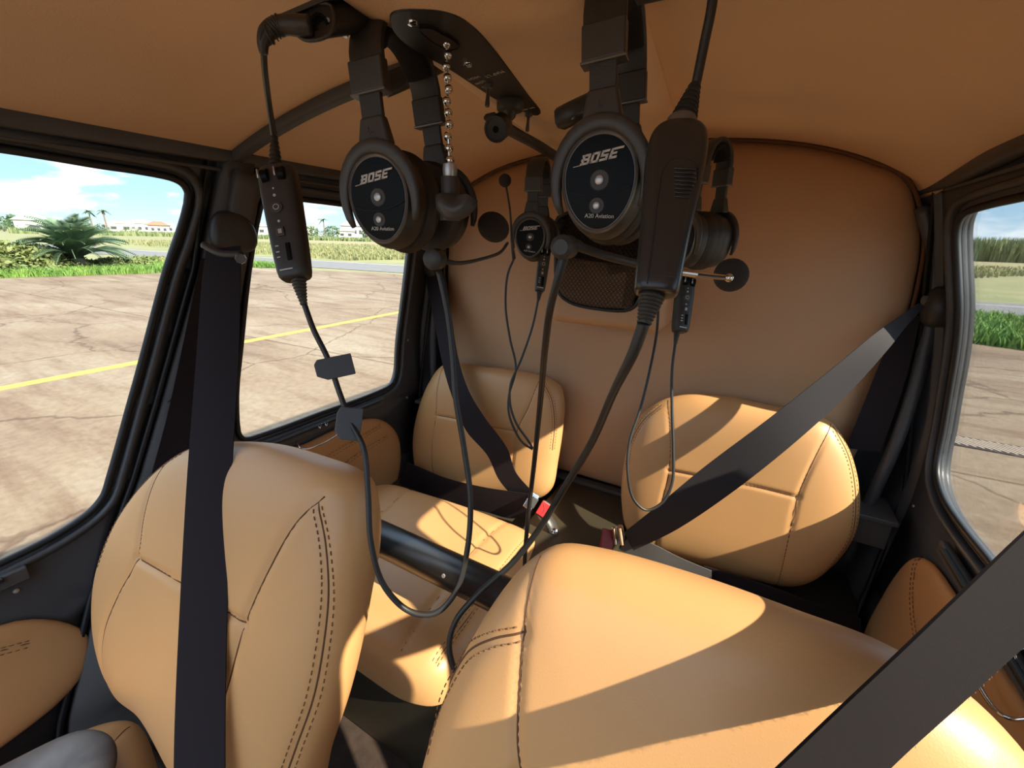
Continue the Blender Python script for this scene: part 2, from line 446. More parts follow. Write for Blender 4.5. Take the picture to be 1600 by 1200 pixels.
GR2 = mat('golden_grass', (.27, .22, .11), .95, noise_s=.4, col2=(.22, .20, .09), bump=1, bump_s=8)
ASPH = mat('asphalt', (.17, .16, .155), .9, noise_s=2, noise_amt=.08)
flat('floor_grassland', [(-900, -900), (900, -900), (900, 900), (-900, 900)], -.03, GR)
flat('floor_apron', [(-22.5, -60), (60, -60), (60, 4), (4.9, 10.4), (3.6, 11.0), (-14.2, 14.6), (-20.8, 12.2), (-19.6, 7.6), (-20.3, 3.6), (-22.5, -8)], 0, ground_mat())
def strip(name, a, b, w, z, mt):
    a, b = V((*a, 0)), V((*b, 0)); d = (b-a).normalized(); nn = V((-d.y, d.x, 0))*w/2
    return flat(name, [(q.x, q.y) for q in (a-nn, b-nn, b+nn, a+nn)], z, mt)
# taxiway beyond the verges: runs from far left past the rear of the cabin to the right
def path_strip(name, left, right, z, mt):
    n = len(left); o = mesh(name, [(x, y, z) for x, y in left]+[(x, y, z) for x, y in right], [(i, i+1, n+i+1, n+i) for i in range(n-1)], mt, None, False); o['kind'] = 'structure'; return o
path_strip('floor_taxiway', [(-90, 4), (-35.5, 12.4), (-24.5, 14.0), (-14.0, 15.4), (5.45, 15.6), (60, 12)], [(-90, 14), (-40.5, 17.2), (-29, 18.6), (-18.2, 19.9), (7.0, 21.3), (60, 22)], -.012, ASPH)
path_strip('trim_taxiway_line', [(-90, 13.2), (-40.1, 16.6), (-28.8, 18.1), (-17.9, 19.3), (6.6, 19.9), (60, 20.5)], [(-90, 13.35), (-40.2, 16.75), (-28.8, 18.25), (-17.9, 19.45), (6.6, 20.05), (60, 20.65)], -.006, mat('faded_white_paint', (.5, .5, .47), .8))
path_strip('floor_golden_field', [(-200, 45), (-60, 56), (20, 70), (90, 60)], [(-260, 150), (-120, 160), (47, 158), (200, 140)], -.02, GR2)
YEL = mat('yellow_paint', (.50, .36, .07), .8, noise_s=30, noise_amt=.15)
yl = box('painted_line', (-6.12, 8.5, .002), (.16, 34, .004), YEL, bevel=0)
yl.rotation_euler = (0, 0, 0); yl.location = (0, 0, 0)
yl.data.transform(Matrix.Translation(V((-6.1, 2, 0))) @ Matrix.Rotation(R_(2.2), 4, 'Z') @ Matrix.Translation(V((6.1, -2, 0))))
tag(yl, 'faded yellow painted line on the concrete apron outside the left windows', 'painted line')
# drain grate outside the right window
dg = empty('drain_grate', (2.9, 4.9, 0), 'long steel drain grating set in the concrete outside the right window', 'drain')
box('grate_frame', (3.6, 4.84, .004), (5.0, .27, .008), mat('grate_recess', (.03, .025, .02), .9), dg, bevel=0)
bars = []
for i in range(98): bars.append(box_data((1.2+i*.050, 4.84, .010), V((.8, .6, 0)), V((-.6, .8, 0)), AX[2], .024, .26, .008))
g_ = merge('grate_bars', bars, mat('rusty_steel', (.36, .28, .21), .8), dg, False)

# verge grass, hedges, cycad, field edge
LEAFM = mat('grass_blade', (.10, .21, .035), .7, noise_s=1.2, col2=(.16, .28, .05))
HEDM = mat('hedge_leaf', (.11, .16, .045), .7, noise_s=2.2, col2=(.20, .22, .07))
CANEM = mat('cane_leaf', (.13, .19, .07), .8, noise_s=.25, col2=(.21, .24, .11))
TREEM = mat('tree_leaf', (.055, .11, .045), .85, noise_s=.35, col2=(.12, .18, .08))
BARK = mat('bark', (.20, .16, .12), .9)
def blades(name, poly_fn, n, h, w, mt, label, cat, lean=.5):
    vs = []; fs = []
    for i in range(n):
        x, y, z0, k = poly_fn(); a = random.random()*6.283; hh = h*random.uniform(.5, 1.15)*k; dx, dy = math.cos(a)*w/2, math.sin(a)*w/2
        lx, ly = random.uniform(-1, 1)*lean*hh, random.uniform(-1, 1)*lean*hh; b = len(vs)
        vs += [(x-dx, y-dy, z0), (x+dx, y+dy, z0), (x+lx*.35+dx*.7, y+ly*.35+dy*.7, z0+hh*.6), (x+lx*.35-dx*.7, y+ly*.35-dy*.7, z0+hh*.6), (x+lx, y+ly, z0+hh)]
        fs += [(b, b+1, b+2, b+3), (b+3, b+2, b+4)]
    o = mesh(name, vs, fs, mt, None, False); tag(o, label, cat, kind='stuff'); return o
def verge_left():
    y = random.uniform(-1, 13.5); xe = lerp_t(y, [-1, 3.6, 7.6, 12.2, 14], [-20.8, -20.3, -19.6, -20.8, -19]); return (xe-.05-random.random()**1.5*5.5, y, 0, 1)
blades('verge_grass', verge_left, 26000, .28, .035, LEAFM, 'strip of green grass between the apron and the hedge outside the left windows', 'grass')
def verge_mid():
    x = random.uniform(-20.5, -15.5); y0 = 12.5+(x+20.8)*.36; return (x, y0+.1+random.random()*1.2, 0, .8)
def verge_right():
    x = random.uniform(2.8, 12); y0 = 11.0-(x-3.6)*.42; return (x, y0+random.random()*4.6, 0, 1)
blades('lush_verge_grass', verge_right, 26000, .30, .04, LEAFM, 'bright green grass verge between apron and taxiway outside the right window', 'grass')
def field_fn():
    t = random.random(); d = 24+random.random()**1.6*60; a = R_(random.uniform(-88, 28)); return (math.sin(a)*d, 20+abs(math.cos(a))*d*.85, -.03, 1)
blades('dry_field_grass', field_fn, 26000, .35, .12, mat('dry_blade', (.25, .24, .11), .9, noise_s=.3, col2=(.18, .20, .08)), 'dry yellow grass field beyond the taxiway', 'grass')
def cane_fn(): 
    t = random.random(); a = R_(-80+t*112); d = 150+random.random()*14; return (math.sin(a)*d, math.cos(a)*d+8, -.03, .36 if a < 0.0 else 1.25)
blades('cane_field', cane_fn, 24000, 3.6, .55, CANEM, 'band of tall green sugar cane along the far edge of the field', 'cane field', lean=.2)
blades('cane_thicket', lambda: (random.uniform(35, 120), 152+random.uniform(-2, 10)-(lambda: 0)(), -.03, 1), 14000, 5.4, .5, CANEM, 'tall cane stand seen through the right window', 'cane field', lean=.15)

def leafblob(name, c, rx, ry, rz, n, leaf, mt, parent=None, seed=1, base=False):
    rnd = random.Random(seed); vs = []; fs = []
    for i in range(n):
        a = rnd.random()*6.283; zt = rnd.uniform(0 if base else -1, 1); q = math.sqrt(max(0, 1-zt*zt))
        k = rnd.uniform(.62, 1.0)*(1+.22*noise.noise(V((math.cos(a)*q*2+seed, math.sin(a)*q*2, zt*2))))
        p = V((c[0]+math.cos(a)*q*rx*k, c[1]+math.sin(a)*q*ry*k, c[2]+zt*rz*k))
        d1 = V((rnd.gauss(0, 1), rnd.gauss(0, 1), rnd.gauss(0, 1))).normalized(); d2 = d1.cross(V((rnd.gauss(0, 1), rnd.gauss(0, 1), rnd.gauss(0, 1)))).normalized()
        s = leaf*rnd.uniform(.6, 1.3); b = len(vs)
        vs += [p-d1*s, p+d2*s*.45, p+d1*s, p-d2*s*.45]; fs.append((b, b+1, b+2, b+3))
    return mesh(name, vs, fs, mt, parent, False)
def gp(px, py): p = on(px, py, 2, 0); return (p.x, p.y)
def hedge(px, py, rx, ry, rz, n, label, seed):
    x, y = gp(px, py); o = leafblob('hedge_bush', (x, y, 0), rx, ry, rz, n, .10, HEDM, None, seed, True); tag(o, label, 'bush', 'bushes behind the left grass verge')
hedge(20, 425, 2.0, 2.1, 1.0, 9000, 'large mottled green bush left of the cycad', 3)
hedge(-60, 428, 2.2, 2.0, 1.1, 5000, 'bush cut by the left edge of the photo', 4)
hedge(185, 420, 1.8, 1.4, .42, 5000, 'low leafy bush right of the cycad', 5)
hedge(236, 414, 1.6, 1.2, .36, 3500, 'lowest bush beside the left door pillar', 6)
# cycad
cx, cy = gp(125, 424)
cyc = empty('cycad_palm', (cx, cy, 0), 'round green cycad palm with arching feathery fronds on the left verge', 'palm')
lathe('trunk', (cx, cy, 0), (0, 0, 1), [(0, .25), (.3, .28), (.48, .2)], BARK, cyc, n=12)
CYM = mat('cycad_leaf', (.09, .16, .085), .6, noise_s=1.5, col2=(.15, .22, .13))
def frond_mesh():
    vs = []; fs = []; L = 1.75; n = 34
    def sp(t): return V((t*L*(.95), 0, .62*math.sin(t*2.3)*L*.42-.22*t*t*L))
    pts = [sp(i/12) for i in range(13)]; v, f = tube_data(pts, .012, 5); vs += v; fs += f
    for i in range(n):
        t = .12+.88*i/n; p = sp(t); le = .30*math.sin(math.pi*min(1, t*.9+.1))+.06
        for sy in (-1, 1):
            q = p+V((le*.45, sy*le, .05*le+.04)); b = len(vs); vs += [p+V((-.026, 0, 0)), p+V((.026, 0, 0)), q]; fs.append((b, b+1, b+2))
    me = bpy.data.meshes.new('frond'); me.from_pydata([tuple(v) for v in vs], [], fs); me.materials.append(CYM); return me
fm = frond_mesh()
for i in range(99):
    o = bpy.data.objects.new('frond', fm); COL.objects.link(o); o.parent = cyc
    o.location = (0, 0, .45); ring = i % 4
    o.rotation_euler = (random.uniform(-.3, .3), -[1.05, .72, .38, .02][ring]+random.uniform(-.08, .08), i*2.39996); k = random.uniform(.85, 1.08); o.scale = (k, k, k)

# far buildings and trees (placed by bearing and distance)
def far(px, dist): 
    r = ray(px, 370); h = math.hypot(r.x, r.y); return V((CAM.x+r.x/h*dist, CAM.y+r.y/h*dist, 0)), V((r.x/h, r.y/h, 0))
WALLM = mat('white_wall', (.62, .61, .58), .8); TILE = mat('terracotta_roof', (.42, .15, .08), .8); GREYM = mat('grey_roof', (.30, .30, .31), .7); OPEN = mat('dark_opening', (.05, .055, .06), .6)
def building(px, dist, w, h, label, roof='flat', rm=None, door=0, nwin=3, depth=12):
    q_ = math.cos(math.atan((800-px)/698)); w *= q_*q_*1.1; h *= q_*1.2
    if door: door = (door[0]*q_*q_, door[1]*q_)
    p, d = far(px, dist); ey = d; ex = V((-d.y, d.x, 0))*-1
    b = empty('airfield_building', p, label, 'building', 'buildings along the horizon')
    v, f = box_data(p+ey*depth/2+V((0, 0, h/2)), ex, ey, AX[2], w, depth, h); mesh('walls', v, f, WALLM, b, False)
    if roof == 'flat': v, f = box_data(p+ey*depth/2+V((0, 0, h+.2)), ex, ey, AX[2], w+.6, depth+.6, .4); mesh('roof', v, f, rm or GREYM, b, False)
    else:
        q = [p-ex*(w/2+.6)-ey*.6, p+ex*(w/2+.6)-ey*.6, p+ex*(w/2+.6)+ey*(depth+.6), p-ex*(w/2+.6)+ey*(depth+.6)]
        if roof == 'gable': r1, r2 = p-ey*.6, p+ey*(depth+.6)
        else: r1, r2 = p-ex*w*.2+ey*depth/2, p+ex*w*.2+ey*depth/2
        up_ = V((0, 0, h)); rz = V((0, 0, h+min(w, 16)*.24)); vs = [a+up_ for a in q]+[r1+rz, r2+rz]
        fs = [(0, 4, 5, 3), (1, 2, 5, 4), (0, 1, 4), (2, 3, 5), (0, 3, 2, 1)] if roof == 'gable' else [(0, 1, 5, 4), (1, 2, 5), (2, 3, 4, 5), (3, 0, 4), (0, 3, 2, 1)]
        mesh('roof', vs, fs, rm or TILE, b, False)
    if door:
        vs = [];  n = 14; dw, dh = door
        vs = [p-ey*.15+ex*(dw/2*math.cos(math.pi*i/n))+V((0, 0, dh*math.sin(math.pi*i/n)+.01)) for i in range(n+1)]
        vs += [q+ey*.1 for q in vs]; m_ = n+1
        mesh('hangar_door', vs, [tuple(range(m_))]+[(i, i+1, m_+i+1, m_+i) for i in range(n)], OPEN, b, False)
    else:
        for i in range(nwin):
            v, f = box_data(p-ey*.05+ex*((i+.5)/nwin-.5)*w*.86+V((0, 0, h*.55)), ex, ey, AX[2], w*.4/nwin, .2, h*.28); mesh('window', v, f, OPEN, b, False)
    return b
building(57, 230, 17, 4.6, 'white arched hangar with a dark curved doorway behind the cycad', 'hip', WALLM, door=(9, 3.0))
building(88, 250, 14, 3.8, 'low white building with dark open bays right of the hangar', 'flat', nwin=6)
building(191, 260, 15, 4.4, 'long white shed right of the two tall palms', 'flat', WALLM, nwin=2)
building(222, 270, 13, 4.6, 'white shed adjoining the orange roofed house', 'flat', GREYM, nwin=3)
building(251, 245, 10.5, 3.9, 'white house with a steep orange tiled roof', 'hip', TILE, nwin=3)
building(264, 250, 8, 4.2, 'narrow white house at the edge of the door pillar', 'flat', WALLM, nwin=2)
building(403, 270, 12, 5, 'white house just right of the door pillar', 'gable', WALLM, nwin=2)
building(478, 290, 12, 6, 'white house beside the hanging control box', 'flat', WALLM, nwin=3)
building(541, 250, 9, 3.6, 'white gabled house beyond the cane by the near headset', 'gable', WALLM, nwin=2)
building(556, 280, 16, 6.4, 'wide white house with a grey hipped roof beyond the cane', 'hip', GREYM, nwin=5)
building(582, 300, 12, 4.6, 'white house with an orange roof just left of the headset cushion', 'hip', TILE, nwin=3)
def tree(px, dist, h, rx, label, seed, trunk=.4):
    q_ = math.cos(math.atan((800-px)/698)); rx *= q_*q_; h *= q_
    p, d = far(px, dist); t = empty('distant_tree', p, label, 'tree', 'trees along the horizon')
    lathe('trunk', p, (0, 0, 1), [(0, .3), (h*.6, .15)], BARK, t, n=6)
    leafblob('crown', (p.x, p.y, h*(.5+trunk*.3)), rx, rx, h*(.5-trunk*.3), 420, h*.085, TREEM, t, seed)
    return t
for i, (px, d_, h, r, lb) in enumerate([(3, 240, 7.5, 8, 'dark green tree at the left edge of the horizon'), (28, 250, 8.5, 4.5, 'rounded tree left of the white hangar'), (45, 290, 8, 4, 'tree showing above the hangar roof'), (10, 200, 4.2, 7, 'wide low tree in front of the leftmost tree'), (102, 270, 6.5, 7, 'dark tree right of the hangar'), (118, 260, 5.4, 6, 'low dark tree left of the tall palms'), (138, 250, 5.8, 5, 'tree at the foot of the left tall palm'), (163, 250, 4.8, 5, 'small tree between the two tall palms'), (208, 230, 3.6, 5, 'low bushy tree in front of the white sheds'), (487, 250, 6.5, 4.5, 'bushy tree left of the lone palm beyond the cane'), (520, 240, 6.8, 4.4, 'bushy tree right of the lone palm beyond the cane'), (505, 220, 4.2, 6, 'low shrub under the lone palm'), (572, 270, 6, 3, 'small tree between the white houses'), (392, 250, 5, 5, 'tree beside the door pillar in the rear window')]):
    tree(px, d_, h, r, lb, 20+i, .1)
def palm(px, dist, h, label, seed, n=15, k=1.0):
    rnd = random.Random(seed); h *= math.cos(math.atan((800-px)/698)); p, d = far(px, dist); t = empty('tall_palm', p, label, 'palm', 'tall palms along the horizon')
    lathe('trunk', p, (0, 0, 1), [(0, .35), (h*.5, .28), (h, .2)], BARK, t, n=7)
    for i in range(n):
        a = i*6.283/n+rnd.random()*.3; el = rnd.uniform(-.2, 1.0); L = h*.34*k*rnd.uniform(.8, 1.1); vs = []; fs = []
        dirv = V((math.cos(a), math.sin(a), 0)); sd = V((-math.sin(a), math.cos(a), 0))
        for j in range(6):
            f = j/5; c = p+V((0, 0, h))+dirv*(f*L)+V((0, 0, L*(math.sin(el)*f-.75*f*f))); w = L*.13*math.sin(math.pi*min(.98, f*.85+.12))
            vs += [c-sd*w-V((0, 0, w*.5)), c, c+sd*w-V((0, 0, w*.5))]
        for j in range(5): b = j*3; fs += [(b, b+1, b+4, b+3), (b+1, b+2, b+5, b+4)]
        mesh('frond', vs, fs, TREEM, t, False)
palm(149, 240, 10.5, 'left one of the two tall palms on the horizon', 1)
palm(171, 240, 10.8, 'right one of the two tall palms on the horizon', 2)
palm(508, 230, 9.2, 'sparse lone palm beyond the cane in the rear left window', 3, n=11)

# ============================================================ CABIN SHELL
WF = [(-.46, 1.60), (-.40, 1.63), (-.2, 1.645), (.05, 1.651), (.23, 1.651), (.331, 1.646), (.42, 1.642), (.448, 1.634), (.458, 1.615), (.413, 1.481), (.368, 1.346), (.318, 1.208), (.262, 1.075), (.245, 1.042), (.215, 1.018), (.145, .998), (0, .99), (-.2, .99), (-.45, 1.02), (-.50, 1.06), (-.52, 1.3)]
WRL = [(.594, 1.600), (.605, 1.618), (.63, 1.627), (.692, 1.628), (.863, 1.624), (1.02, 1.614), (1.055, 1.605), (1.072, 1.58), (1.088, 1.433), (1.086, 1.30), (1.077, 1.17), (1.068, 1.09), (1.05, 1.058), (1.01, 1.046), (.75, 1.046), (.56, 1.048), (.525, 1.055), (.515, 1.08), (.545, 1.30)]
WFR = [(.13, 1.60), (.15, 1.635), (.23, 1.651), (.331, 1.646), (.42, 1.642), (.448, 1.634), (.458, 1.615), (.413, 1.481), (.368, 1.346), (.318, 1.208), (.262, 1.075), (.245, 1.042), (.215, 1.018), (.16, 1.01), (.135, 1.04), (.125, 1.3)]  # out of view; narrowed so the front left seat stays out of the sun
WRR = [(.594, 1.600), (.605, 1.618), (.63, 1.627), (.692, 1.629), (.90, 1.627), (1.06, 1.622), (1.105, 1.614), (1.126, 1.595), (1.128, 1.56), (1.118, 1.455), (1.130, 1.35), (1.147, 1.245), (1.143, 1.15), (1.118, 1.108), (1.045, 1.083), (.849, 1.085), (.62, 1.085), (.56, 1.09), (.548, 1.12), (.56, 1.35)]
def rnd_loop(L, n=4): return [(p.x, p.y) for p in catmull([V((a, b, 0)) for a, b in L], n, True)]
def grow(L, d):
    n = len(L); out = []
    ar = sum(L[i][0]*L[(i+1) % n][1]-L[(i+1) % n][0]*L[i][1] for i in range(n)); sg = 1 if ar > 0 else -1
    for i in range(n):
        a, b = V((*L[i-1], 0)), V((*L[(i+1) % n], 0)); t = (b-a).normalized(); out.append((L[i][0]+t.y*d*sg, L[i][1]-t.x*d*sg))
    return out
WFs, WRLs, WRRs, WFRs = rnd_loop(WF), rnd_loop(WRL), rnd_loop(WRR), rnd_loop(WFR)
PF = [(.515, 1.68), (.465, 1.48), (.42, 1.346), (.37, 1.208), (.305, 1.06), (.19, .85), (.09, .64), (.03, .46)]      # front edge of the door pillar
PR = [(.575, 1.68), (.548, 1.50), (.515, 1.30), (.485, 1.05), (.47, .85), (.46, .46)]                                  # rear edge
outer = [(-1.1, .42), (1.34, .42), (1.34, 1.70), (-.55, 1.70), (-1.1, .95)]
def cyl_out(name, s, front, rear):
    w = wall_sheet(name, s, outer, [grow(front, .012), grow(rear, .012)], FRAME, None, .012, -.012); struct(w); return w
cyl_out('wall_left', -1, WFs, WRLs); cyl_out('wall_right', 1, WFRs, WRRs)
def door(name, s, front, aft, win, label):
    """front/aft: yz polylines from top to bottom"""
    lo = front+[(aft[-1][0], .50), ] + aft[::-1] if False else front+aft[::-1]
    o = wall_sheet(name, s, lo, [win], FRAME, None, .012, 0.0); struct(o)
    tube('window_seal', [W3(s, y, z, .002) for y, z in win[::2]], .0065, RUB, o, n=8, res=3, closed=True)
    tube('window_frame', [W3(s, y, z, .004) for y, z in grow(win[::2], .020)], 1, FRAME, o, n=12, res=3, closed=True, sq=(.006, .010))
    edge = [W3(s, y, z, .004) for y, z in lo]
    tube('door_seal', [W3(s, y, z, .006) for y, z in rnd_loop(lo, 1)], .0055, RUB, o, n=8, res=0, closed=True)
    return o
d1 = door('door_1', -1, [(-.85, 1.685), (-.85, .52)], [(y-.008, z) for y, z in [(.50, 1.685)]+PF[1:-1]]+[(.035, .52)], WFs, '')
d2 = door('door_2', -1, [(y+.006, z) for y, z in PR[:-1]]+[(.47, .52)], [(1.19, 1.685), (1.19, 1.0), (1.15, .75), (1.05, .52)], WRLs, '')
d3 = door('door_3', 1, [(y+.006, z) for y, z in PR[:-1]]+[(.47, .52)], [(1.21, 1.685), (1.23, 1.0), (1.19, .75), (1.09, .52)], WRRs, '')
d4 = door('door_4', 1, [(-.85, 1.685), (-.85, .52)], [(y-.008, z) for y, z in [(.50, 1.685)]+PF[1:-1]]+[(.035, .52)], WFRs, '')  # unseen door, filled in ahead of its window to block the sun
for s, nm in ((-1, 'trim_1'), (1, 'trim_2')):
    p = wall_sheet(nm, s, [(y+.004, z) for y, z in PF]+[(y-.004, z) for y, z in PR[::-1]], [], FRAME2, None, .04, .022); struct(p)
    # raised rounded spine on the pillar
    sp = [W3(s, (a[0]*.35+b[0]*.65), z, .028) for a, b, z in [((.515, 0), (.575, 0), 1.66), ((.475, 0), (.548, 0), 1.5), ((.405, 0), (.515, 0), 1.3), ((.33, 0), (.49, 0), 1.08)]]
    tube('pillar_spine', sp, 1, FRAME2, p, n=16, sq=(.026, .012))
# window panes
for i, (s, WIN_) in enumerate(((-1, WF), (-1, WRL), (1, WRR), (1, WFR))):
    w = wall_sheet('window_%d' % (i+1), s, grow(WIN_, .006), [], GLASS, None, .003, -.004, .04); struct(w)
    for p_ in w.data.polygons: p_.use_smooth = False
# roof rails with the drip line
for s, nm in ((-1, 'trim_3'), (1, 'trim_4')):
    pts = [W3(s, y, 1.690 if y < 1 else 1.680, .006) for y in (-.9, -.4, 0, .3, .6, .9, 1.08, 1.16, 1.30)]
    t = tube(nm, pts, 1, FRAME, None, n=16, sq=(.012, .014)); struct(t)
    t = tube('roof_rail_lip', [W3(s, y, 1.664, .010) for y in (-.9, -.4, 0, .3, .6, .9, 1.15)], .0035, FRAME2, t)

# headliner
def zroof(x, y):
    a = 1.692+.094*(1-min(1, abs(x)/.612)**2.1)
    b = 1.657+.143*(max(0, 1-(abs(x)/.612)**3.0))**.8
    k = max(0, min(1, (y-.95)/.30)); k = k*k*(3-2*k)
    return a*(1-k)+b*k
def grid(name, fn, nu, nv, mt, parent=None, th=0):
    vs = [fn(i/nu, j/nv) for j in range(nv+1) for i in range(nu+1)]; W = nu+1
    fs = [(j*W+i, j*W+i+1, (j+1)*W+i+1, (j+1)*W+i) for j in range(nv) for i in range(nu)]
    o = mesh(name, vs, fs, mt, parent)
    if th: md = o.modifiers.new('solid', 'SOLIDIFY'); md.thickness = th; md.offset = 0
    return o
c = struct(grid('ceiling', lambda u, v: V(((u*2-1)*.612, -.24+v*1.55, zroof((u*2-1)*.612, -.24+v*1.55)+.006)), 60, 70, HEAD, None, .012))
# cross roof bow at the pillar
bow = tube('trim_5', [V((x, y_, zroof(x, y_)-.006)) for x, y_ in [(-.61+i*.0508, .54-.16*max(0, (i-9)/16)) for i in range(25)]], 1, FRAME2, None, n=14, sq=(.011, .010), upv=V((0, 1, 0)), res=3); struct(bow)
# rear structure, floor, nose
for s_ in (-1, 1): struct(wall_sheet('wall_quarter_'+('left' if s_ < 0 else 'right'), s_, [(1.205, .42), (1.40, .42), (1.40, 1.70), (1.205, 1.70)], [], FRAME, None, .05, .012))
_zz = [.40+.065*i for i in range(21)]
_pr = [(WX(z)+.02, z) for z in _zz]+[(-WX(z)-.02, z) for z in _zz[::-1]]
_n = len(_pr); struct(mesh('wall_rear', [V((x, 1.335, z)) for x, z in _pr]+[V((x, 1.355, z)) for x, z in _pr], [tuple(range(_n)), tuple(range(_n, 2*_n))[::-1]]+[(i, i+_n, (i+1) % _n+_n, (i+1) % _n) for i in range(_n)], FRAME, None, False))
struct(box('wall_front', (0, -1.1, .60), (1.48, .02, .40), FRAME, bevel=0))
struct(box('floor', (0, .12, .405), (1.44, 2.44, .03), CARP, bevel=0))
# outer fuselage and engine cowling above and behind the cabin
def cowl(u, v):
    y = .0+v*3.4; a = math.pi*u; hw = .60-.12*v; top_ = 1.80+.50*min(1, max(0, (y-.15)/.9))**.7
    k = (abs(math.cos(a))**2.6+abs(math.sin(a))**2.6)**(-1/2.6); return V((-hw*math.cos(a)*k, y, 1.72+(top_-1.72)*math.sin(a)*k))
struct(grid('ceiling_outer_cowling', cowl, 32, 24, FRAME2, None, .004))
struct(box('wall_engine_bay', (0, 2.4, 1.15), (1.1, 2.0, 1.2), FRAME2, bevel=.05))
# padded bulkhead
def bx_(px, py): p = on(px, py, 1, 1.25); return (p.x, p.z)
top = [(x*.612/.612, zroof(x, 1.25)-.004) for x in (-.56, -.50, -.4, -.25, -.1, .1, .25, .4, .50, .56)]
rs_ = [(.595, 1.645), (.622, 1.57), (.634, 1.486), (.64, 1.38), (.64, 1.2), (.62, 1.0), (.60, .80)]
outl = top+rs_+[(.45, .785), (.1, .785), (-.1, .785), (-.45, .785)]+[(-a, b) for a, b in rs_[::-1]]
PB_ = Puff('wall_bulkhead', outl, lambda u, v, h: V((u, 1.262-h, v)), .035, .01, BULK, None, pf=(14, 2), rings=40, seg=220)
struct(PB_.ob)
tube('trim_6', [V((a, 1.236, b)) for a, b in [(-.640, 1.38), (-.634, 1.486), (-.622, 1.57), (-.595, 1.645)]+top+[(.595, 1.645), (.622, 1.57), (.634, 1.486), (.64, 1.38)]], .004, SEAM, None)['kind'] = 'structure'

# keel fairing under the headliner
def keel_fn(u, v):
    y = -.08+v*1.29; xl = -.054-(y-.327)*.135; xr = .168-(y-.567)*.085; zb = 1.742; zt = 1.805
    a = u*2-1; xc, hw = (xl+xr)/2, (xr-xl)/2
    q = abs(a)
    # rounded U section
    ang = a*math.pi/2*1.0
    ex = 5.0
    cx_, cz_ = math.sin(ang), math.cos(ang); k = (abs(cx_)**ex+abs(cz_)**ex)**(-1/ex)
    return V((xc+hw*cx_*k, y, zt-(zt-zb)*cz_*k))
struct(grid('ceiling_keel_fairing', keel_fn, 48, 40, HEAD, None, .006))
# vent column on the bulkhead
colm = empty('vent_column', (0, 1.14, 1.34), 'padded tan fairing with a black mesh vent on the rear bulkhead', 'vent fairing')
co = box('column_cover', (.005, 1.145, 1.55), (.30, .20, .41), BULK, colm, bevel=0); mod_bevel(co, .028, 6)
def cface(px, py, y=1.043): p = on(px, py, 1, y); return p
gl = [cface(a, b) for a, b in [(872, 340), (1000, 345), (1004, 420), (1000, 465), (985, 483), (930, 482), (890, 472), (872, 455), (868, 400)]]
gv = catmull(gl, 5, True)
tube('vent_bezel', gv, .0045, RUB, colm, n=8, res=0, closed=True)
bm = bmesh.new(); bm.faces.new([bm.verts.new(p+V((0, .002, 0))) for p in gv]); frombm('vent_backing', bm, MESHB, colm)
gp_ = []
xs0, xs1 = min(p.x for p in gv), max(p.x for p in gv); zs0, zs1 = min(p.z for p in gv), max(p.z for p in gv)
def inside(x, z):
    c = False; n = len(gv)
    for i in range(n):
        a, b = gv[i], gv[i-1]
        if (a.z > z) != (b.z > z) and x < (b.x-a.x)*(z-a.z)/(b.z-a.z)+a.x: c = not c
    return c
for i in range(26):
    for j in range(34):
        x = xs0+(i+.5*(j % 2))*.0105; z = zs0+j*.0065
        if x > xs1-.006 or not inside(x, z) or not inside(x+.006, z) or not inside(x-.004, z): continue
        for k in (-1, 1):
            gp_.append(tube_data([V((x-.005, 1.043, z)), V((x, 1.0415, z+k*.0034)), V((x+.005, 1.043, z))], .0009, 4))
gm = merge('vent_mesh', gp_, mat('brown_mesh_wire', (.05, .035, .025), .4, .5), colm); gm['kind'] = 'stuff'

# door linings, latches
def lining(parent, s, outline, seams, name='door_lining'):
    P = Puff(name, outline, lambda u, v, h: W3(s, u, v, .006+h), .016, .004, LEA, parent, pf=(16, 2), rings=26, seg=140, seams=[(x, .004, .004) for x in seams])
    for x in seams:
        P.line('seam', x, .0012, SEAM, P.ob, .0001); P.stitches('stitching', x, P.ob, .006, .009, .0007)
    return P
lining(d1, -1, [(-.6, .95), (-.3, .965), (-.05, .915), (.03, .895), (.09, .875), (.135, .83), (.158, .775), (.145, .72), (.10, .685), (.0, .668), (-.3, .65), (-.6, .65)], [[(-.2, .93), (.02, .86), (.09, .83)], [(-.10, .80), (-.02, .70)]])
lining(d2, -1, [(.53, .965), (.70, .975), (.86, .978), (.94, .962), (1.0, .925), (1.045, .86), (1.05, .78), (1.01, .69), (.95, .63), (.8, .60), (.6, .60), (.53, .68)], [[(.60, .90), (.80, .915), (.96, .93)], [(.62, .80), (.80, .86), (.98, .88)]])
lining(d3, 1, [(.56, .99), (.74, .995), (.90, .985), (1.0, .972), (1.06, .94), (1.09, .88), (1.10, .80), (1.08, .70), (1.0, .63), (.8, .60), (.6, .60), (.55, .68)], [[(1.04, .958), (.97, .89), (.90, .86), (.8, .84), (.6, .82)]])
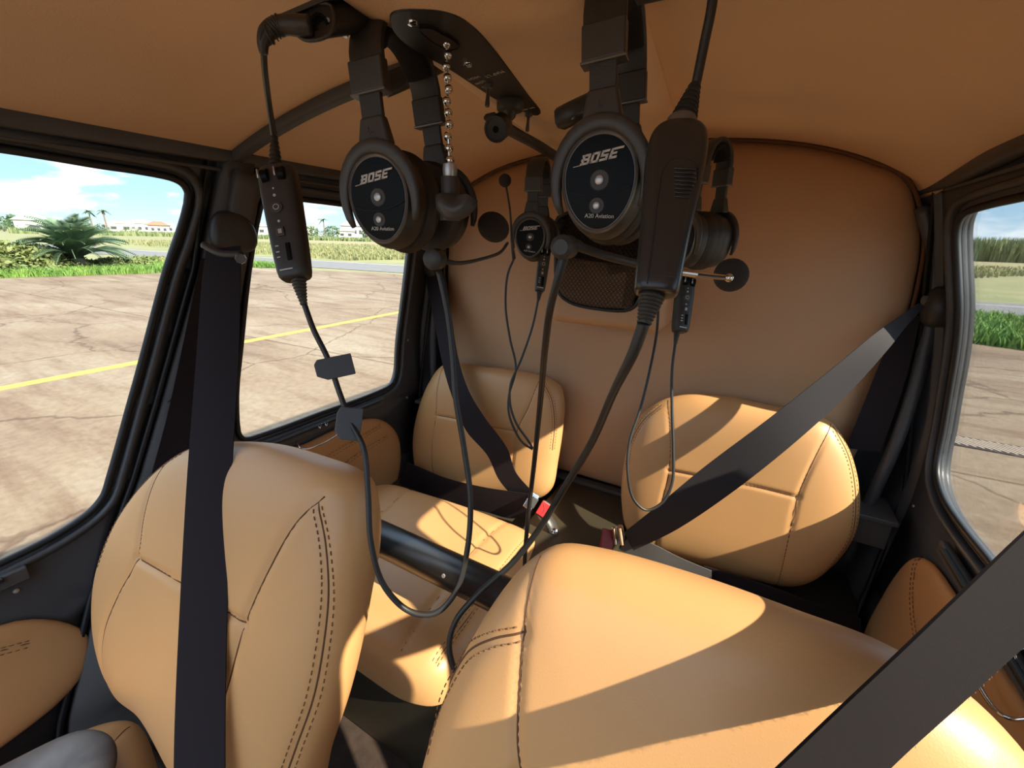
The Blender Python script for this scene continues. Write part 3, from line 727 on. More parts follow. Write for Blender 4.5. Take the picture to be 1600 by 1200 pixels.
def latch(s, dr, y0=.62, zz=1.012):
    box('latch_bar', W3(s, y0+.14, zz, .016), (.014, .46, .026), FRAME2, dr, bevel=.003)
    box('latch_rail', W3(s, y0+.14, zz+.010, .026), (.010, .40, .008), RUB, dr, bevel=.002)
    w = tube('pull_handle', [W3(s, y0+.03, zz-.012, .02), W3(s, y0+.03, zz-.028, .04), W3(s, y0+.05, zz-.036, .046), W3(s, y0+.13, zz-.036, .046), W3(s, y0+.16, zz-.028, .04), W3(s, y0+.165, zz-.008, .02)], .0028, CHR, dr, n=8, res=6)
    box('latch_block', W3(s, y0+.19, zz-.006, .024), (.022, .03, .03), PLA2, dr, bevel=.003)
    for k in range(2): tube('latch_clip', [W3(s, y0+.10+k*.022, zz+.014, .028), W3(s, y0+.10+k*.022, zz+.004, .034), W3(s, y0+.112+k*.022, zz+.014, .028)], .0012, CHR, dr, n=6)
latch(-1, d2); latch(1, d3, .60, 1.03); latch(-1, d1, -.25, .965)
# frame screws
for s, pl in ((-1, [(.30, .98), (.33, .92), (.10, .93), (1.13, 1.2), (1.12, .98)]), (1, [(1.17, 1.52), (1.17, 1.30), (1.17, 1.12), (1.18, 1.0)])):
    for i, (y, z) in enumerate(pl): lathe('frame_screw', W3(s, y, z, .001), V((-s, 0, 0)), [(0, .0045), (.0022, .004), (.003, .001)], SILV, d1 if s < 0 and y < .5 else (d2 if s < 0 else d3), n=10)
# structural tubes behind the windows
for s, nm in ((-1, 'trim_7'), (1, 'trim_8')):
    struct(tube(nm, [V((s*.60, 1.235, 1.64)), V((s*.652, 1.225, 1.52)), V((s*.675, 1.22, 1.35)), V((s*.68, 1.21, 1.15)), V((s*.665, 1.20, .95)), V((s*.66, 1.20, .80))], .013, FRAME, None, n=14))
struct(box('trim_9', (.665, 1.19, .965), (.09, .12, .012), FRAME2, bevel=.003))
struct(box('trim_10', (-.665, 1.19, .965), (.09, .12, .012), FRAME2, bevel=.003))

# rear seat deck and console
dk = empty('rear_seat_box', (0, .86, .42), 'dark metal box under the rear seats with a raised centre deck', 'seat box')
box('seat_deck', (0, .865, .56), (1.40, .83, .28), CONS, dk, bevel=.006)
box('centre_deck', (-.005, 1.03, .735), (.25, .46, .07), CONS, dk, bevel=.006)
box('deck_lip', (-.005, 1.235, .775), (.30, .03, .012), FRAME2, dk, bevel=.002)
tb = tube('cross_tube', [(-.70, .55, .915), (.70, .55, .915)], .036, mat('satin_black_tube', (.02, .018, .017), .3), None, n=28, res=0)
tag(tb, 'thick black cross tube passing in front of the rear left cushion', 'tube')
lathe('tube_screw', (-.10, .520, .93), (0, -1, .3), [(0, .005), (.003, .004)], SILV, tb, n=8)

# ============================================================ SEATS
def plane_map(p0, tilt):
    """local u = world x, v = distance up the back; h towards the front"""
    ev = V((0, math.sin(tilt), math.cos(tilt))); en = V((0, -math.cos(tilt), math.sin(tilt)))
    return (lambda u, v, h: V((u, p0.y, p0.z))+ev*v+en*h), en, ev
def pix_local(pix, p0, en, ev):
    out = []
    for a, b in pix:
        q = onpl(a, b, p0, en); out.append((q.x, (q-V((0, p0.y, p0.z))).dot(ev)))
    return out
def seat(name, label, p0, tilt, outline, seams, stitched, front, back, pf=(6, 2.3), extra=None, group=None, cushion=None, piping=None):
    root = empty(name, (sum(a for a, _ in outline)/len(outline), p0.y, p0.z-.14), label, 'seat', group)
    mp, en, ev = plane_map(p0, tilt)
    P = Puff('backrest', outline, mp, front, back, LEA, root, pf=pf, pb=(4, 2.2), seams=[(x, .0038, .0048) for x in seams+stitched], rings=64, seg=260, extra=extra)
    for x in seams: P.line('seam', x, .0011, SEAM, P.ob, .0001)
    for x in stitched:
        P.line('seam', x, .0011, SEAM, P.ob, .0001); P.stitches('stitching', x, P.ob, .0055, .0075, .0007)
    return root, P
TF = math.atan(.4); P0F = V((0, .12, .80)); mpF, enF, evF = plane_map(P0F, TF)
TRr = math.atan(.20); P0R = V((0, 1.11, .80)); mpR, enR, evR = plane_map(P0R, TRr)
L = lambda pix: pix_local(pix, P0F, enF, evF)
LR = lambda pix: pix_local(pix, P0R, enR, evR)
# front left
ol = L([(372, 690), (430, 694), (500, 714), (545, 731), (566, 748), (576, 790), (577, 850), (562, 940), (545, 1030), (525, 1110), (495, 1200), (470, 1290), (400, 1320), (330, 1230), (262, 1118), (217, 1080), (190, 1025), (178, 960), (182, 890), (207, 817), (247, 755), (292, 712), (328, 694)])
fl, PFL = seat('cockpit_seat', 'tan leather front seat on the left with a black belt hanging down its face', P0F, TF, ol,
    [L([(296, 722), (285, 800), (278, 858), (250, 910), (226, 965), (217, 1020), (220, 1065)]), L([(278, 858), (350, 895), (400, 922), (445, 950)]), L([(545, 770), (515, 805), (480, 870), (445, 950), (420, 1040), (405, 1100), (395, 1200), (390, 1290)])],
    [L([(538, 778), (548, 830), (550, 890), (540, 980), (522, 1070), (495, 1150), (470, 1220)]), L([(320, 700), (275, 738), (230, 800), (205, 870)])], .055, .075, group='tan leather seats')
# front right: inboard edge from the photo, outboard side mirrors the left seat
xz = lambda pts: [(x, (z-.80)/math.cos(TF)) for x, z in pts]
orr = L([(668, 1200), (690, 1120), (716, 1050), (752, 978), (795, 912), (832, 872), (870, 852), (940, 860), (1100, 906), (1250, 960), (1400, 1018)])+xz([(.495, 1.280), (.532, 1.245), (.562, 1.16), (.580, 1.05), (.578, .96), (.55, .885), (.47, .825), (.32, .80), (.18, .815), (.125, .86), (.112, .94)])
fr, PFR = seat('cockpit_seat', 'tan leather front seat in the foreground, half in sun, seen from its top corner', P0F, TF, orr,
    [L([(856, 862), (850, 920), (847, 1000), (845, 1100), (850, 1160)])+xz([(.235, .98), (.245, .88), (.25, .84)]), L([(846, 1148), (880, 1190)])+xz([(.30, 1.075), (.40, 1.07), (.49, 1.06)]), xz([(.50, 1.262), (.497, 1.20), (.49, 1.06), (.47, .95), (.44, .86)])],
    [L([(850, 958), (800, 972), (755, 998), (722, 1045), (700, 1090), (690, 1140)]), xz([(.512, 1.255), (.535, 1.20), (.548, 1.12), (.552, 1.0), (.54, .93)])], .055, .075, group='tan leather seats')
# rear left
olr = LR([(697, 569), (760, 573), (820, 581), (858, 590), (876, 603), (882, 628), (880, 665), (872, 720), (863, 762), (845, 777), (800, 778), (740, 777), (700, 768), (672, 757), (656, 738), (650, 705), (651, 672), (660, 632), (675, 596)])
rl, PRL = seat('passenger_seat', 'tan leather rear seat on the left with a black belt across it', P0R, TRr, olr,
    [LR([(701, 572), (697, 610), (696, 645), (690, 690), (690, 725), (697, 765)]), LR([(696, 645), (735, 652), (780, 662), (820, 669)]), LR([(850, 592), (838, 630), (820, 669), (814, 710), (811, 770)])],
    [LR([(854, 594), (868, 618), (873, 655), (869, 700)])], .06, .03, group='tan leather seats')
# rear right
orr2 = LR([(1030, 627), (1080, 615), (1140, 620), (1200, 632), (1262, 645), (1295, 657), (1320, 688), (1336, 730), (1343, 780), (1335, 832), (1305, 876), (1268, 905), (1235, 913), (1180, 903), (1110, 884), (1040, 864), (1000, 850), (980, 825), (972, 780), (974, 735), (985, 685), (1003, 647)])
rr, PRR = seat('passenger_seat', 'tan leather rear seat on the right with sunlit patches on its back', P0R, TRr, orr2,
    [LR([(1046, 624), (1051, 665), (1050, 727), (1038, 780), (1028, 855)]), LR([(1050, 727), (1110, 738), (1180, 751), (1242, 766)]), LR([(1296, 660), (1272, 700), (1242, 766), (1228, 830), (1212, 905)])],
    [LR([(1299, 664), (1322, 710), (1332, 775), (1324, 835), (1290, 885)]), LR([(1038, 630), (1008, 655), (990, 688), (983, 730)])], .06, .03, group='tan leather seats')

# seat cushions (a part of each seat)
def cushion(root, outline, zb, T, seams, stitched=(), label=None):
    P = Puff('cushion', outline, lambda u, v, h: V((u, v, zb+h)), T, .02, LEA, root, pf=(9, 2.4), pb=(8, 2), seams=[(x, .006, .005) for x in list(seams)+list(stitched)], rings=44, seg=220)
    for x in seams: P.line('seam', x, .0012, SEAM, P.ob, .0001)
    for x in stitched:
        P.line('seam', x, .0012, SEAM, P.ob, .0001); P.stitches('stitching', x, P.ob, .006, .009, .0008)
    return P
cushion(rl, [(-.66, .47), (-.60, .425), (-.45, .415), (-.25, .412), (-.11, .417), (-.055, .445), (-.035, .52), (-.035, .70), (-.04, .84), (-.07, .91), (-.2, .925), (-.5, .91), (-.63, .89), (-.67, .84), (-.675, .7)], .705, .095,
    [[(-.52, .89), (-.50, .75), (-.51, .55), (-.53, .44)], [(-.17, .90), (-.18, .75), (-.16, .55), (-.15, .44)], [(-.51, .66), (-.35, .65), (-.17, .66)]], [[(-.085, .89), (-.085, .75), (-.08, .55), (-.08, .46)]])
cushion(rr, [(.66, .47), (.60, .425), (.45, .415), (.28, .412), (.16, .417), (.125, .445), (.115, .52), (.115, .70), (.12, .80), (.15, .86), (.25, .87), (.5, .87), (.63, .865), (.67, .83), (.675, .7)], .705, .075,
    [[(.52, .85), (.50, .75), (.51, .55), (.53, .44)], [(.25, .85), (.26, .75), (.24, .55), (.23, .44)]])
def fbase(s, root):
    box('seat_base', (s*.33, -.10, .53), (.50, .50, .22), CONS, root, bevel=.01)
fbase(-1, fl); fbase(1, fr)
cushion(fl, [(-.58, -.30), (-.5, -.34), (-.3, -.35), (-.14, -.34), (-.09, -.28), (-.085, 0), (-.09, .07), (-.14, .10), (-.32, .105), (-.46, .14), (-.52, .145), (-.565, .10), (-.585, 0)], .66, .095,
    [[(-.49, .13), (-.455, .08), (-.43, -.1), (-.42, -.3)], [(-.56, .05), (-.44, .035), (-.30, .04)]])
cushion(fr, [(.60, -.30), (.55, -.34), (.4, -.35), (.2, -.34), (.15, -.28), (.145, 0), (.15, .05), (.2, .08), (.4, .085), (.54, .08), (.59, .04), (.60, 0)], .66, .095, [[(.5, .07), (.48, -.1), (.48, -.3)]])
# worn pad lying on the front left cushion
pm = lambda u, v, h: V((u, v, .772+h+(v+.0)*.10))
PP = Puff('worn_leather_pad', [(-.56, -.10), (-.52, .03), (-.485, .085), (-.43, .10), (-.375, .075), (-.345, .0), (-.33, -.12), (-.36, -.2), (-.5, -.2)], pm, .035, .012, DARKL, None, pf=(4, 2.2), rings=24, seg=90)
tag(PP.ob, 'worn dark grey leather pad lying on the front left cushion', 'pad')

# ============================================================ BELTS
def w_belt(L_, R_px, dl, dr=None, **k):
    dr = dr or dl
    return [PD(a, b, d) for (a, b), d in zip(L_, dl)], [PD(a, b, d) for (a, b), d in zip(R_px, dr)]
def guide(name, p, s, root):
    """plastic D shaped belt guide on the pillar"""
    lathe(name, V(p), V((-s, 0, 0)), [(-.02, .032), (0, .034), (.012, .033), (.020, .026), (.024, .012)], PLA, root, n=28, za=1.25)
    lathe('anchor_bolt', V(p)+V((-s*.022, 0, .012)), V((-s, 0, 0)), [(0, .011), (.006, .010), (.008, .005)], GREYR, root, n=6)
def y_belt(L_, R_px, ys): return [on(a, b, 1, y) for (a, b), y in zip(L_, ys)], [on(a, b, 1, y) for (a, b), y in zip(R_px, ys)]
# front left belt
b1 = empty('seat_belt', W3(-1, .50, 1.50), 'black shoulder belt hanging from the left door pillar over the front left seat', 'seat belt', 'seat belts')
A, B = w_belt([(322, 392), (316, 440), (307, 560), (292, 760), (281, 960), (274, 1120), (271, 1260)], [(376, 384), (376, 430), (373, 560), (361, 760), (355, 960), (352, 1120), (352, 1260)], [.655, .645, .615, .552, .512, .485, .46])
ribbon('webbing', A, B, BELT, b1, .0018, bow=.001)
Pg = side(347, 372, -1); Pg = W3(-1, Pg.y, Pg.z, .03)
gpm = []
o = Puff('guide_cover', [(-.036, -.012), (-.034, .022), (-.02, .044), (.012, .046), (.034, .028), (.040, -.004), (.028, -.022), (-.02, -.02)], lambda u, v, h: Pg+V((.012+h, u*1.15, v*1.1)), .016, .016, PLA, b1, pf=(5, 2), rings=14, seg=60).ob
tube('guide_bar', [PD(318, 382, .64), PD(345, 396, .638), PD(378, 398, .636)], .0055, PLA, b1, n=10)
lathe('anchor_bolt', PD(376, 404, .636), (.9, -.4, 0), [(0, .008), (.006, .007)], GREYR, b1, n=8)
b1b = empty('belt_return_strap', W3(-1, .45, 1.2), 'dark belt strap running down the left door pillar behind the front left seat', 'seat belt')
ribbon('webbing', [W3(-1, .460, 1.50, .030), W3(-1, .375, 1.2, .030), W3(-1, .27, .95, .04), W3(-1, .17, .60, .05)], [W3(-1, .50, 1.50, .030), W3(-1, .435, 1.2, .030), W3(-1, .36, .95, .05), W3(-1, .27, .60, .06)], BELT, b1b)
# front right belt, nearest the lens
b2 = empty('seat_belt', W3(1, .42, 1.52), 'wide black belt crossing the lower right corner in the foreground', 'seat belt', 'seat belts')
ua = [PD(2050, 455, .50), PD(1800, 655, .38), PD(1600, 832, .27), PD(1500, 928, .240), PD(1400, 1024, .222), PD(1300, 1118, .212), PD(1210, 1204, .205), PD(1120, 1290, .20)]
la = [PD(2150, 560, .50), PD(1850, 800, .38), PD(1600, 1008, .262), PD(1500, 1098, .232), PD(1400, 1188, .215), PD(1330, 1260, .207), PD(1260, 1330, .20), PD(1180, 1420, .195)]
ribbon('webbing', ua, la, BELTD, b2, .0018, cross=8, bow=.0015)
# frayed edge
fr_p = []
ml = catmull(la, 60)
for i in range(120, 330):
    if random.random() < .5:
        p = ml[i]; q = p+V((random.uniform(-.001, .0015), random.uniform(-.001, .001), random.uniform(-.0025, -.0002))); fr_p.append(tube_data([p, (p+q)/2+V((.0003, 0, 0)), q], .00012, 4))
f_ = merge('frayed_threads', fr_p, mat('pale_thread', (.25, .24, .24), .8), b2); f_['kind'] = 'stuff'
# rear left belt
b3 = empty('seat_belt', V((-.66, 1.19, 1.46)), 'black belt falling across the rear left seat to a red buckle', 'seat belt', 'seat belts')
A, B = y_belt([(664, 430), (678, 500), (692, 570), (706, 618), (728, 672), (762, 712), (780, 750), (808, 782), (826, 800)], [(696, 430), (706, 500), (716, 560), (732, 610), (757, 652), (792, 700), (806, 738), (828, 764), (842, 778)], [1.19, 1.14, 1.08, 1.04, 1.015, .99, .98, .97, .965])
ribbon('webbing', A, B, BELT, b3, .0018)
A, B = y_belt([(622, 760), (645, 768), (700, 786), (760, 800), (800, 810), (834, 800)], [(636, 722), (655, 730), (700, 748), (760, 762), (800, 768), (828, 772)], [.99, .985, .975, .965, .96, .955])
ribbon('lap_webbing', A, B, BELT, b3, .0018)
guide('guide_cover', (-.655, 1.20, 1.46), -1, b3)
def buckle(root, c, ex, ey, w, hgt):
    ez = ex.cross(ey).normalized(); ax = (ex, ey, ez)
    box('latch_plate', c+ex*(-w*.40), (w*.42, hgt, .006), CHR, root, ax, .0015)
    box('latch_plate_cover', c+ex*(-w*.30)+ez*.004, (w*.28, hgt*.62, .006), PLA, root, ax, .002)
    box('buckle_body', c+ex*(w*.36)-ez*.003, (w*.62, hgt*.98, .018), PLA, root, ax, .003)
    box('release_button', c+ex*(w*.20)+ez*.0065, (w*.40, hgt*.84, .008), RED, root, ax, .0015)
    tube('button_mark', [c+ex*(w*.10)+ey*hgt*.25+ez*.011, c+ex*(w*.24)+ez*.0112, c+ex*(w*.24)-ey*hgt*.22+ez*.011], .0007, PLA, root, n=5, res=3)
def view_axes(p1, p2, d): 
    a = PD(*p1, d); b = PD(*p2, d); ex = (b-a).normalized(); ez = (CAM-a).normalized(); ey = ez.cross(ex).normalized(); return ex, ey
ex, ey = view_axes((828, 784), (852, 800), 1.19)
buckle(b3, on(842, 791, 1, .955), ex, ey, .066, .048)
tube('buckle_stalk', [on(852, 805, 1, .955), on(862, 822, 1, .95), on(868, 838, 1, .95)], 1, PLA2, b3, n=10, sq=(.018, .009))
lathe('buckle_bolt', on(866, 830, 1, .94), (CAM-on(866, 830, 1, .94)), [(0, .009), (.004, .009), (.006, .005)], CHR, b3, n=8)
# rear right belt
b4 = empty('seat_belt', V((.665, 1.19, 1.44)), 'black belt stretched diagonally across the rear right seat with chrome tongue', 'seat belt', 'seat belts')
A, B = y_belt([(1434, 474), (1400, 498), (1366, 522), (1300, 576), (1200, 655), (1100, 730), (1030, 788), (975, 832)], [(1444, 480), (1414, 512), (1388, 545), (1322, 618), (1234, 698), (1140, 772), (1056, 828), (990, 860)], [1.18, 1.15, 1.11, 1.06, 1.00, .97, .95, .94])
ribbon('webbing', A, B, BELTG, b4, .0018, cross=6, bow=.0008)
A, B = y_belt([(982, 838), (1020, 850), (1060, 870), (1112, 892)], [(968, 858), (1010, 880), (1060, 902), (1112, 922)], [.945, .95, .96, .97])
ribbon('lap_webbing', A, B, webbing('sunlit_webbing_tone', (.11, .105, .105), .7), b4, .0018)  # sunlight put into the colour: a lighter copy of the belt webbing
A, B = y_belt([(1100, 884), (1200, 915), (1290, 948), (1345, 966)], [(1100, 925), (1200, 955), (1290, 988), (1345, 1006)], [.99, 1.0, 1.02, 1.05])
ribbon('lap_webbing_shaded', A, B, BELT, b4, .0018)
guide('guide_cover', (.668, 1.20, 1.445), 1, b4)
Y_ = .94
lathe('tongue_roller', on(968, 822, 1, Y_), (on(974, 862, 1, Y_)-on(968, 822, 1, Y_)), [(0, .007), (.001, .009), (.050, .009), (.052, .007)], CHR, b4, n=18)
lathe('tongue_roller', on(959, 824, 1, Y_), (on(963, 862, 1, Y_)-on(959, 824, 1, Y_)), [(0, .004), (.001, .0055), (.047, .0055), (.049, .004)], CHR, b4, n=14)
ex, ey = view_axes((938, 838), (955, 842), 1.0)
box('buckle_body', on(949, 843, 1, Y_), (.032, .052, .018), mat('dark_red_plastic', (.20, .015, .012), .4), b4, (ex, ey, ex.cross(ey).normalized()), .003)
rt_ = empty('belt_return_strap', V((.66, 1.2, 1.2)), 'dark belt strap running down the right rear pillar to the reel', 'seat belt')
pR = lambda px, py: on(px, py, 1, 1.205)
ribbon('webbing', [pR(1404, 505), pR(1378, 560), pR(1350, 630), pR(1322, 700)], [pR(1438, 492), pR(1424, 560), pR(1403, 630), pR(1376, 706)], BELT, rt_)
box('reel_cover', (.655, 1.19, .925), (.10, .10, .07), FRAME2, rt_, bevel=.004)

# ============================================================ HEADSETS
def facing(px, py, depth, theta, tilt=0.0):
    """centre of the near cup, axis ex towards the other cup"""
    P = PD(px, py, depth); d = (P-CAM); d.z = 0; d.normalize(); r = V((d.y, -d.x, 0))
    ex = d*math.cos(theta)+r*math.sin(theta); ex = (ex+V((0, 0, math.sin(tilt)))).normalized()
    return P, ex
def headset(name, P, ex, label, scale=1.0, span=.150, band_h=.070, boom=None, micp=None, micr=.016, lean=0.0, swap=1, mic_axis=None, fuzzy=True, text_on=True):
    root = empty(name, P+V((0, 0, -.05)), label, 'headset', 'aviation headsets hanging from the roof')
    k = scale; up = V((0, 0, 1)); ey = up.cross(ex).normalized(); ez = ex.cross(ey).normalized()
    if lean: q = Matrix.Rotation(lean, 3, ex); ey, ez = q @ ey, q @ ez
    C0 = P; C1 = P+ex*span*k
    def cup(c, s, full):
        a = ex*s
        kw = dict(ya=.80, za=1.0, upv=ez, egg=.10)
        sh = lathe('ear_cup', c, a, [(.0, .034*k), (-.0005, .041*k), (.004, .0445*k), (.012, .047*k), (.024, .0475*k), (.030, .046*k)], PLA, root, n=48, **kw)
        lathe('trim_ring', c, a, [(-.0010, .0385*k), (-.0022, .0400*k), (-.0010, .0418*k), (.001, .042*k)], GREYR, sh, n=48, **kw)
        lathe('face_plate', c, a, [(-.0020, .002*k), (-.0022, .030*k), (-.0018, .0375*k), (.0, .0385*k)], GLO, sh, n=48, **kw)
        # ribbed cushion
        prof = [(.028, .040*k)]
        for i in range(14): prof.append((.030+i*.0021, (.0475+.0035*math.sin(math.pi*i/13)+(.0009 if i % 2 else 0))*k))
        prof.append((.060, .040*k))
        lathe('ear_cushion', c, a, prof, mat('black_pleather', (.02, .017, .016), .55), root, n=48, **kw)
        # fork round the cup
        yk = []
        for i in range(21):
            t = R_(-28+236*i/20); yk.append(c+a*.0015+ey*(.0395*k*math.cos(t)*1.02)+ez*(.0480*k*math.sin(t)))
        w = [(.35+.65*math.sin(math.pi*i/20)**.6) for i in range(21)]
        vs, fs = tube_data(yk, w, 12, False, (.0075*k, .0035*k), None)
        # orient flat section by using the axis as the up vector
        mesh('yoke', *tube_data(yk, w, 12, False, (.0068*k, .0048*k), a), PLA2 if full else PLA, root)
        # slider block, arm, stirrup
        el = (ez+a*.05).normalized(); al = (a-ez*.05).normalized(); bb = c+a*.009+el*.0625*k
        o1 = mesh('slider_block', *box_data(bb, ey, al, el, .036*k, .014*k, .026*k, .72), PLA2 if full else PLA, root, False); mod_bevel(o1, .003*k)
        o2 = box('slider_arm', c+a*.009+el*.088*k, (.0235*k, .0055*k, .036*k), PLA, root, (ey, al, el), .001*k)
        o3 = box('arm_sleeve', c+a*.0105+el*.110*k, (.037*k, .013*k, .028*k), PLA2 if full else PLA, root, (ey, al, el), .002*k)
        box('sleeve_lip', c+a*.0105+el*.0955*k, (.0385*k, .0145*k, .0022*k), GREYR, o3, (ey, al, el), .0005*k)
        if full:
            f = -1.0
            Mx = Matrix((-ey, ez, -a)).transposed().to_4x4()
            # the viewer looks along +a; right = -ey
            def MT(y, z, off=-.0028): q = Mx.copy(); q.translation = c+ey*(-y*k)+ez*z*k+a*off; return q
            if text_on:
                bars = {'B': [(-.10, .80, 0, .22), (-.10, .80, .40, .60), (-.10, .80, .80, 1), (0, .26, 0, 1), (.62, .88, .06, .46), (.60, .86, .54, .94)], 'O': [(0, .88, 0, .22), (0, .88, .78, 1), (0, .26, 0, 1), (.62, .88, 0, 1)], 'S': [(0, .86, 0, .22), (0, .86, .40, .60), (0, .86, .78, 1), (0, .26, .45, .95), (.60, .86, .05, .55)], 'E': [(0, .84, 0, .22), (0, .74, .40, .60), (0, 1.3, .80, 1), (0, .26, 0, 1)]}
                lp = []; H_ = .0078
                for li, ch_ in enumerate('BOSE'):
                    for u0, u1, v0, v1 in bars[ch_]:
                        q4 = []
                        for off in (-.0024, -.0032):
                            for uu, vv in ((u0, v0), (u1, v0), (u1, v1), (u0, v1)):
                                X_ = (li*1.02+uu-2.0)*H_*1.02+vv*H_*.42; Z_ = .0165+vv*H_+X_*.08; q4.append(MT(X_, Z_, off).translation)
                        lp.append((q4, [(0, 1, 2, 3), (7, 6, 5, 4), (0, 4, 5, 1), (1, 5, 6, 2), (2, 6, 7, 3), (3, 7, 4, 0)]))
                merge('brand_lettering', lp, WHITE, sh, False)
                for (x0, x1, z) in ((-.0225, -.014, .0148),):
                    tube('lettering_stroke', [MT(x0, z).translation, MT(x1, z+.0008).translation], .00035*k, WHITE, sh, n=5, res=0)
                text('model_lettering', 'A20 Aviation', .0050*k, MT(.001, -.0275) @ Matrix.Rotation(R_(-6), 4, 'Z'), WHITE, sh)
            for z, r, y in ((.002, .0038, .001), (-.0185, .0031, -.0015)):
                p = MT(y, z, -.0022).translation
                lathe('button_ring', p, -a, [(0, r*2.3*k), (.0006, r*2.1*k), (.0004, r*1.2*k)], PLA, sh, n=24)
                lathe('cup_button', p, -a, [(0, r*k), (.0014, r*k), (.0019, r*.8*k), (.002, r*.2*k)], SILV, sh, n=20)
            tube('plate_groove', [MT(-.029, -.004).translation, MT(-.015, -.0085).translation, MT(0, -.0105).translation, MT(.015, -.0090).translation, MT(.029, -.005).translation], .0004*k, RUB, sh, n=5, res=5)
            text('side_letter', 'L', .008*k, MT(0, .062, .0025), RUB, root)
        return c+a*.0105+el*.118*k
    T0 = cup(C0, 1, True); T1 = cup(C1, -1, False)
    mid = (T0+T1)/2
    half = (T1-T0).length/2
    arc = []
    for i in range(15):
        t = math.pi*i/14; arc.append(mid-ex*(half*math.cos(t))*1.0+ez*(band_h*k*.80*math.sin(t)**.9))
    arc = [T0-ez*.02*k]+arc+[T1-ez*.02*k]
    mesh('headband', *tube_data(arc, 1, 14, False, (.0135*k, .0042*k), None if False else None), PLA, root) if False else None
    # flat band: width along ey
    vs = []; fs = []; n = len(arc); sec = [(-1, -.6), (-1, .6), (-.85, 1), (.85, 1), (1, .6), (1, -.6), (.85, -1), (-.85, -1)]
    for i in range(n):
        t = (arc[min(i+1, n-1)]-arc[max(i-1, 0)]).normalized(); nn = t.cross(ey).normalized()
        for a_, b_ in sec: vs.append(arc[i]+ey*(a_*.0180*k)+nn*(b_*.0040*k))
    for i in range(n-1):
        for j in range(8): fs.append((i*8+j, i*8+(j+1) % 8, (i+1)*8+(j+1) % 8, (i+1)*8+j))
    fs += [tuple(range(8))[::-1], tuple((n-1)*8+j for j in range(8))]
    hb = mesh('headband', vs, fs, PLA, root); sharp(hb, 45)
    inner = [p+(mid+ez*.0-p).normalized()*.009*k for p in arc[3:-3]]
    vs = []; fs = []; n = len(inner)
    for i in range(n):
        t = (inner[min(i+1, n-1)]-inner[max(i-1, 0)]).normalized(); nn = t.cross(ey).normalized()
        for j in range(10):
            q = 2*math.pi*j/10; vs.append(inner[i]+ey*(math.cos(q)*.0165*k)+nn*(math.sin(q)*.0075*k))
    for i in range(n-1):
        for j in range(10): fs.append((i*10+j, i*10+(j+1) % 10, (i+1)*10+(j+1) % 10, (i+1)*10+j))
    fs += [tuple(range(10))[::-1], tuple((n-1)*10+j for j in range(10))]
    mesh('headband_pad', vs, fs, PAD, root)
    # boom
    if boom:
        lathe('boom_pivot', boom[0], ex, [(-.008*k, .006*k), (-.006*k, .0115*k), (.006*k, .0115*k), (.010*k, .006*k)], PLA, root, n=20)
        return root, k
    return root, k
def boom_arm(root, pts, r0, r1=None, mt=PLA, name='mic_boom'): return tube(name, pts, r0, mt, root, n=10, res=8)
def foam_mic(root, p, r, axis=V((0, 0, 1)), st=1.0, cone=0):
    return ball('mic_foam', p, r, FOAM, root, sz=st, axis=axis)

P, ex = facing(592, 312, .42, R_(34))
h1, _ = headset('aviation_headset', P, ex, 'large black headset hanging left of the bead chain', 1.0, lean=-R_(6.5))
bp = PD(680, 405, .44)
lathe('boom_pivot', bp, ex, [(-.010, .006), (-.007, .0105), (.007, .0105), (.010, .006)], PLA, h1, n=20)
boom_arm(h1, [bp, PD(712, 411, .45), PD(755, 404, .49), PD(782, 394, .52), PD(793, 380, .54)], [.004, .0022, .0019, .0019, .0019])
foam_mic(h1, PD(771, 355, .55), .0185, (PD(750, 345, .55)-PD(795, 372, .55)), 1.15)
P, ex = facing(936, 286, .372, R_(14))
h2, _ = headset('aviation_headset', P, ex, 'nearest black headset hanging in the centre beside the large control box', 1.0, lean=-R_(5))
bp = PD(883, 386, .345)
lathe('boom_pivot', bp, ex, [(-.012, .006), (-.009, .0095), (.008, .0095), (.012, .006)], PLA, h2, n=20)
boom_arm(h2, [bp, PD(900, 383, .345), PD(912, 388, .347), PD(955, 402, .36), PD(995, 412, .37)], [.006, .0045, .0036, .0036, .0034])
gn = [PD(995, 412, .37), PD(1050, 423, .39), PD(1100, 430, .405), PD(1139, 434, .415)]
boom_arm(h2, gn, .0027, mt=CHR, name='gooseneck')
gn2 = catmull(gn, 12)[8:22]; rs2 = []
for i, p in enumerate(gn2[:-1]):
    for j in range(3):
        q = p.lerp(gn2[i+1], j/3); t = (gn2[i+1]-p).normalized(); rs2.append(tube_data([q-t*.0003, q+t*.0003], .0031, 8))
merge('gooseneck_rings', rs2, CHR, h2)['kind'] = 'stuff'
ax_ = (PD(1160, 420, .44)-PD(1130, 440, .40)).normalized()
foam_mic(h2, PD(1142, 430, .435), .0170, ax_, .75)
ball('mic_tip', PD(1139, 434, .413), .0042, CHR, h2)
P, ex = facing(828, 372, .86, R_(12))
h3, _ = headset('aviation_headset', P, ex, 'small distant black headset hanging before the rear left seat', .93, band_h=.06)
boom_arm(h3, [PD(803, 404, .86), PD(800, 380, .84), PD(797, 330, .84), PD(791, 292, .84)], [.004, .0028, .002, .002])
foam_mic(h3, PD(789, 282, .84), .0125, V((0, 0, 1)), 1.0)
P, ex = facing(1066, 376, .72, R_(50))
h4, _ = headset('aviation_headset', P, ex, 'black headset half hidden behind the large control box', .93, span=.085, band_h=.06, text_on=False)

